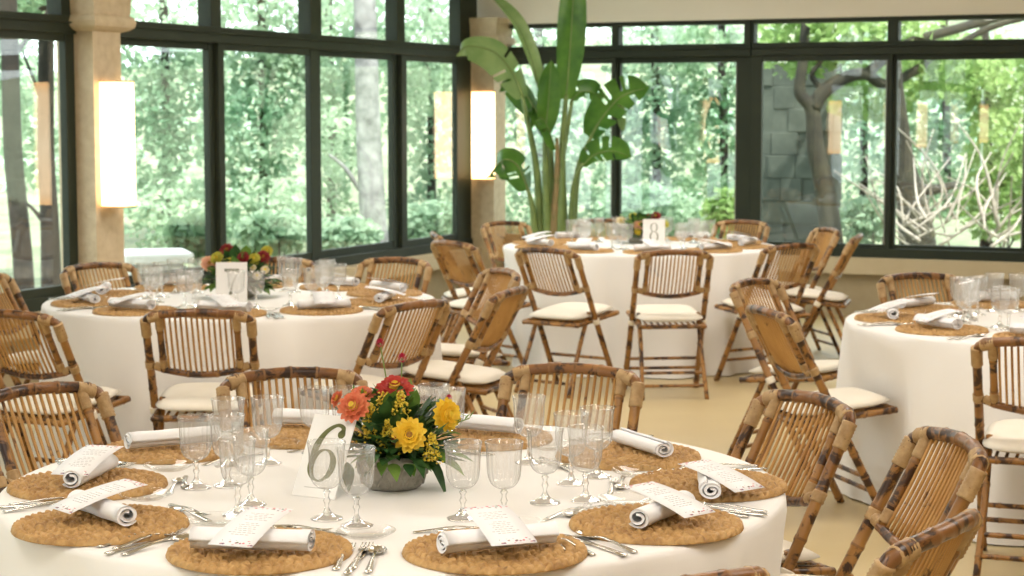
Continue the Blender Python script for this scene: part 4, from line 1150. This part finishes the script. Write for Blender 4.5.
tree('dark forked trunk beside the moulded pillar outside', [(46, -60), (46, 60), (46, 150), (50, 230), (52, 320)], 18.5, [.07, .085, .12], 'bark', [(60, -20, 80, 60, .5), (20, 80, 40, 50, 2), (70, 160, 30, 60, 3)], 1000, .15, 'L0', 22, branches=[([(46, 110, 0), (36, 85, 0), (20, 45, .3)], .03, .01), ([(46, 225, 0), (34, 210, 0), (14, 192, .3)], .03, .01)])
tree('pale mottled trunk behind the window by the corner', [(362, -60), (366, 40), (368, 120), (372, 200), (376, 262)], 23, [.13, .15, .17, .22], 'birch', [(340, 40, 60, 60, 1), (420, 60, 60, 70, 2), (330, 150, 35, 60, 2.5)], 1700, .14, 'L0', 23, branches=[([(330, 155, -.2), (345, 168, -.1), (360, 190, 0)], .02, .035)])
tree('crooked trunk with bent limbs in the big window', [(806, 20), (803, 60), (800, 92), (812, 110), (816, 150), (826, 195), (834, 262)], 20.5, [.05, .06, .075, .10, .12, .17], 'moss', [(860, 30, 90, 40, .4), (800, 40, 50, 40, .5), (870, 95, 50, 30, 1)], 1300, .15, 'L2', 24,
     branches=[([(813, 108, 0), (824, 92, 0), (845, 78, 0), (866, 74, 0), (888, 84, .2), (930, 62, .4)], .09, .05), ([(824, 92, 0), (812, 75, .1), (824, 55, .1), (836, 10, .2)], .035, .02), ([(866, 74, 0), (905, 45, 0), (960, 28, 0), (1030, 8, .2)], .06, .05), ([(930, 62, .4), (985, 30, .4), (1040, 14, .4)], .04, .03)])
tree('thick mossy trunk low behind the window, beside pale dry branches', [(893, -20), (896, 70), (903, 135), (906, 172), (913, 208), (920, 270)], 19.5, [.05, .06, .085, .15, .20, .27], 'moss', [(960, 70, 60, 35, 1.5), (1000, 150, 40, 50, 2)], 800, .14, 'L2', 25, branches=[([(906, 175, 0), (925, 190, 0), (955, 185, .2)], .08, .04)], name='mossy_tree')
specs = [
    ('leafy tree filling the first pane beside the moulded pillar', 165, 25, [(150, 40, 60, 60, 0), (190, 110, 60, 60, 0), (140, 150, 50, 60, -.5), (180, 215, 60, 40, -1)], 2500, 'L0', 'bark', 31),
    ('leafy tree filling the second pane from the moulded pillar', 262, 24, [(250, 30, 60, 60, 0), (290, 90, 50, 50, 0), (250, 140, 55, 50, -.5), (270, 215, 60, 40, -1)], 2500, 'L0', 'bark', 32),
    ('young tree between the second pane and the pale mottled trunk', 330, 27, [(330, 50, 40, 60, 0), (345, 130, 40, 50, 0), (320, 215, 40, 40, 0)], 1200, 'L1', 'bark', 33),
    ('leafy tree behind the reflection of the corner lamp', 430, 26, [(420, 40, 50, 50, 0), (430, 120, 45, 60, 0), (425, 215, 50, 40, 0)], 1500, 'L0', 'bark', 34),
    ('leafy tree behind the banana-leaved plant outside', 540, 27, [(530, 60, 50, 60, 0), (560, 130, 60, 60, 0), (530, 205, 60, 50, 0)], 2000, 'L0', 'bark', 35),
    ('leafy tree in the pane above the eight card', 655, 26, [(650, 50, 60, 40, 0), (660, 120, 60, 50, 0), (640, 200, 60, 50, 0)], 2300, 'L0', 'bark', 36),
    ('leafy tree beside the broad window post', 722, 25, [(715, 60, 40, 50, 0), (720, 140, 40, 50, 0), (710, 210, 50, 40, -.5)], 1300, 'L1', 'bark', 37),
    ('yellow-green tree high in the last pane', 985, 22, [(940, 65, 60, 35, 0), (1000, 80, 50, 45, 0), (1015, 180, 30, 50, 0)], 1500, 'L2', 'bark', 38),
    ('shaded tree between the mossy trunk and the yellow-green tree', 945, 27, [(930, 110, 50, 40, 0), (955, 160, 50, 40, 0), (940, 215, 60, 40, 0)], 1500, 'L1', 'bark', 40),
    ('leafy tree behind the crooked trunk', 862, 28, [(850, 60, 60, 40, 0), (870, 140, 50, 50, 0), (860, 215, 50, 30, 0)], 1300, 'L0', 'bark', 39),
]
for l, u, dep, cr, n, lm, bk, sd in specs:
    tree(l, [(u - 3, -80), (u, 60), (u + 2, 160), (u, 262)], dep, [.05, .06, .08], bk, cr, n, .145, lm, sd)
def shrub(label, u, v, dep, ru, rv, n, lm, seed, size=.13):
    p = aty(u, v, dep); org = V((p.x, p.y, gz(p))); e = empty('garden_shrub', org, 0, label, 'shrub', 'shrubs under the windows outside'); k = dep / F
    leafcloud([(p - org, (ru * k, ru * k * .8, rv * k))], int(n * 1.6), size * .78, seed, 'foliage', M[lm], e)
    m = MB()
    for j in range(5): a = j * 1.26; tube(m, [(0.02 * j, 0, 0), (.2 * math.cos(a), .2 * math.sin(a), (p.z - org.z) * .6), (.5 * ru * k * math.cos(a), .5 * ru * k * math.sin(a), (p.z - org.z) * 1.1)], [.015, .005], 5)
    m.build('stem', M['bark'], e)
shrub('broad-leaved shrub behind the bouquet of the seven table', 195, 238, 15.5, 28, 22, 200, 'L1', 51, .17)
shrub('low shrub under the second pane from the moulded pillar', 275, 232, 18, 40, 22, 420, 'L0', 52)
shrub('low shrub under the pale mottled trunk', 345, 236, 20, 40, 20, 420, 'L0', 53)
shrub('low shrub under the corner lamp reflection', 430, 225, 21, 40, 25, 420, 'L0', 54)
shrub('low shrub outside behind the bouquet of the eight table', 650, 215, 21, 60, 32, 800, 'L0', 55)
shrub('bright shrub at the foot of the broad window post', 722, 212, 19.5, 20, 26, 170, 'L2', 56)
shrub('low shrub at the foot of the crooked trunk', 865, 222, 21.5, 26, 26, 330, 'L0', 57)
shrub('leafy shrub among the pale dry branches', 1000, 205, 21.5, 46, 40, 420, 'L2', 58)
# tangle of pale dry branches: each a branch of one fallen bough
bough = empty('fallen_bough', aty(955, 262, 18.4), 0, 'tangle of pale dry branches in the last pane', 'dead branch'); o0 = V(bough.location); r = random.Random(4)
for i in range(36):
    u0, v0 = r.uniform(900, 1010), r.uniform(215, 255); an = r.uniform(-2.6, -.5); L_ = r.uniform(50, 130)
    u1, v1 = u0 + L_ * math.cos(an), v0 + L_ * math.sin(an)
    dd = r.uniform(-.6, .8)
    m = MB(); tube(m, [aty(u0, v0, 18.4 + dd) - o0, aty((u0 + u1) / 2 + r.uniform(-14, 14), (v0 + v1) / 2 + r.uniform(-12, 12), 18.4 + dd * .6) - o0, aty(u1, v1, 18.4 - dd) - o0], [r.uniform(.010, .022), .005], 6); m.build('branch', M['paletwig'], bough)
# stone wall beside the crooked trunk
p = aty(786, 240, 22.6); e = empty('stone_wall', (p.x, p.y, gz(p)), -.42, 'weathered grey stone wall outside, beside the crooked trunk', 'stone wall')
m = MB(); r = random.Random(7); m.box((-.55, -.19, 0), (.60, .19, 2.43))
for j in range(9):
    x = -.55 + (j % 2) * .12
    while x < .55:
        w = r.uniform(.22, .45); m.box((x, -.2 + r.uniform(-.03, .03), j * .27), (min(x + w, .62) - .003, .2, j * .27 + .267)); x += w
m.build('masonry', M['rock'], e, smooth=False, bevel=.008)
p = aty(155, 262, 14.4); e = empty('garden_table', (p.x, p.y, gz(p)), .3, 'pale white block seen through the glass behind the seven table', 'garden furniture')
m = MB(); hz_ = aty(157, 251, 14.4).z - gz(p); m.box((-.26, -.3, hz_ - .08), (.26, .3, hz_)); m.build('top', M['white_stone'], e, smooth=False, bevel=.02)
m = MB(); m.box((-.22, -.22, 0), (.22, .22, hz_ - .1)); m.build('base', M['white_stone'], e, smooth=False, bevel=.02)
# far woods: uncountable foliage closing the view
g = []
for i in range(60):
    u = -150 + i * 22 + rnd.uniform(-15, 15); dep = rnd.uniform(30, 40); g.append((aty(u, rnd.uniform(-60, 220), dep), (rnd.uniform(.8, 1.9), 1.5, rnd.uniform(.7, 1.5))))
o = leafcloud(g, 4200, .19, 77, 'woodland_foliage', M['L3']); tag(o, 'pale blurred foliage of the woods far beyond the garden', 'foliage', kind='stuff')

# ------------------------------------------------------------------ light
w = bpy.data.worlds.new('sky'); SC.world = w; w.use_nodes = True
bg = w.node_tree.nodes['Background']; bg.inputs[0].default_value = (.86, .97, 1.0, 1); bg.inputs[1].default_value = 4.0
sun = bpy.data.lights.new('sun', 'SUN'); sun.energy = 11.0; sun.angle = .02; sun.color = (1, .96, .86)
so = bpy.data.objects.new('sun', sun); COL.objects.link(so); so.rotation_euler = (math.radians(28), math.radians(14), 0)
def area(x, y, z, sx, e, col=(1, .94, .88), rot=None):
    l = bpy.data.lights.new('added_fill_light', 'AREA'); l.energy = e; l.size = sx; l.color = col
    o = bpy.data.objects.new('added_fill_light', l); COL.objects.link(o); o.location = (x, y, z)
    if rot: o.rotation_euler = rot
    return o
for (x, y) in ((-1.2, 2.2), (1.4, 2.6), (-2.0, 6.2), (.9, 6.4), (3.4, 5.4), (-.6, 10.0), (2.2, 10.4), (.6, 13.0), (4.6, 9.0), (-.5, -1.5), (2.2, -1.2), (-3, -.5)):
    area(x, y, 2.86, 1.1, 40)  # unseen fill lights added below the ceiling to brighten the tables, no fixtures
SC.view_settings.view_transform = 'Standard'; SC.view_settings.look = 'None'; SC.view_settings.gamma = 1.0; SC.view_settings.use_curve_mapping = False
SC.view_settings.exposure = 0.0
SC.cycles.max_bounces = 10; SC.cycles.transparent_max_bounces = 32; SC.cycles.transmission_bounces = 8; SC.cycles.use_denoising = True
SC.cycles.sample_clamp_indirect = 6.0
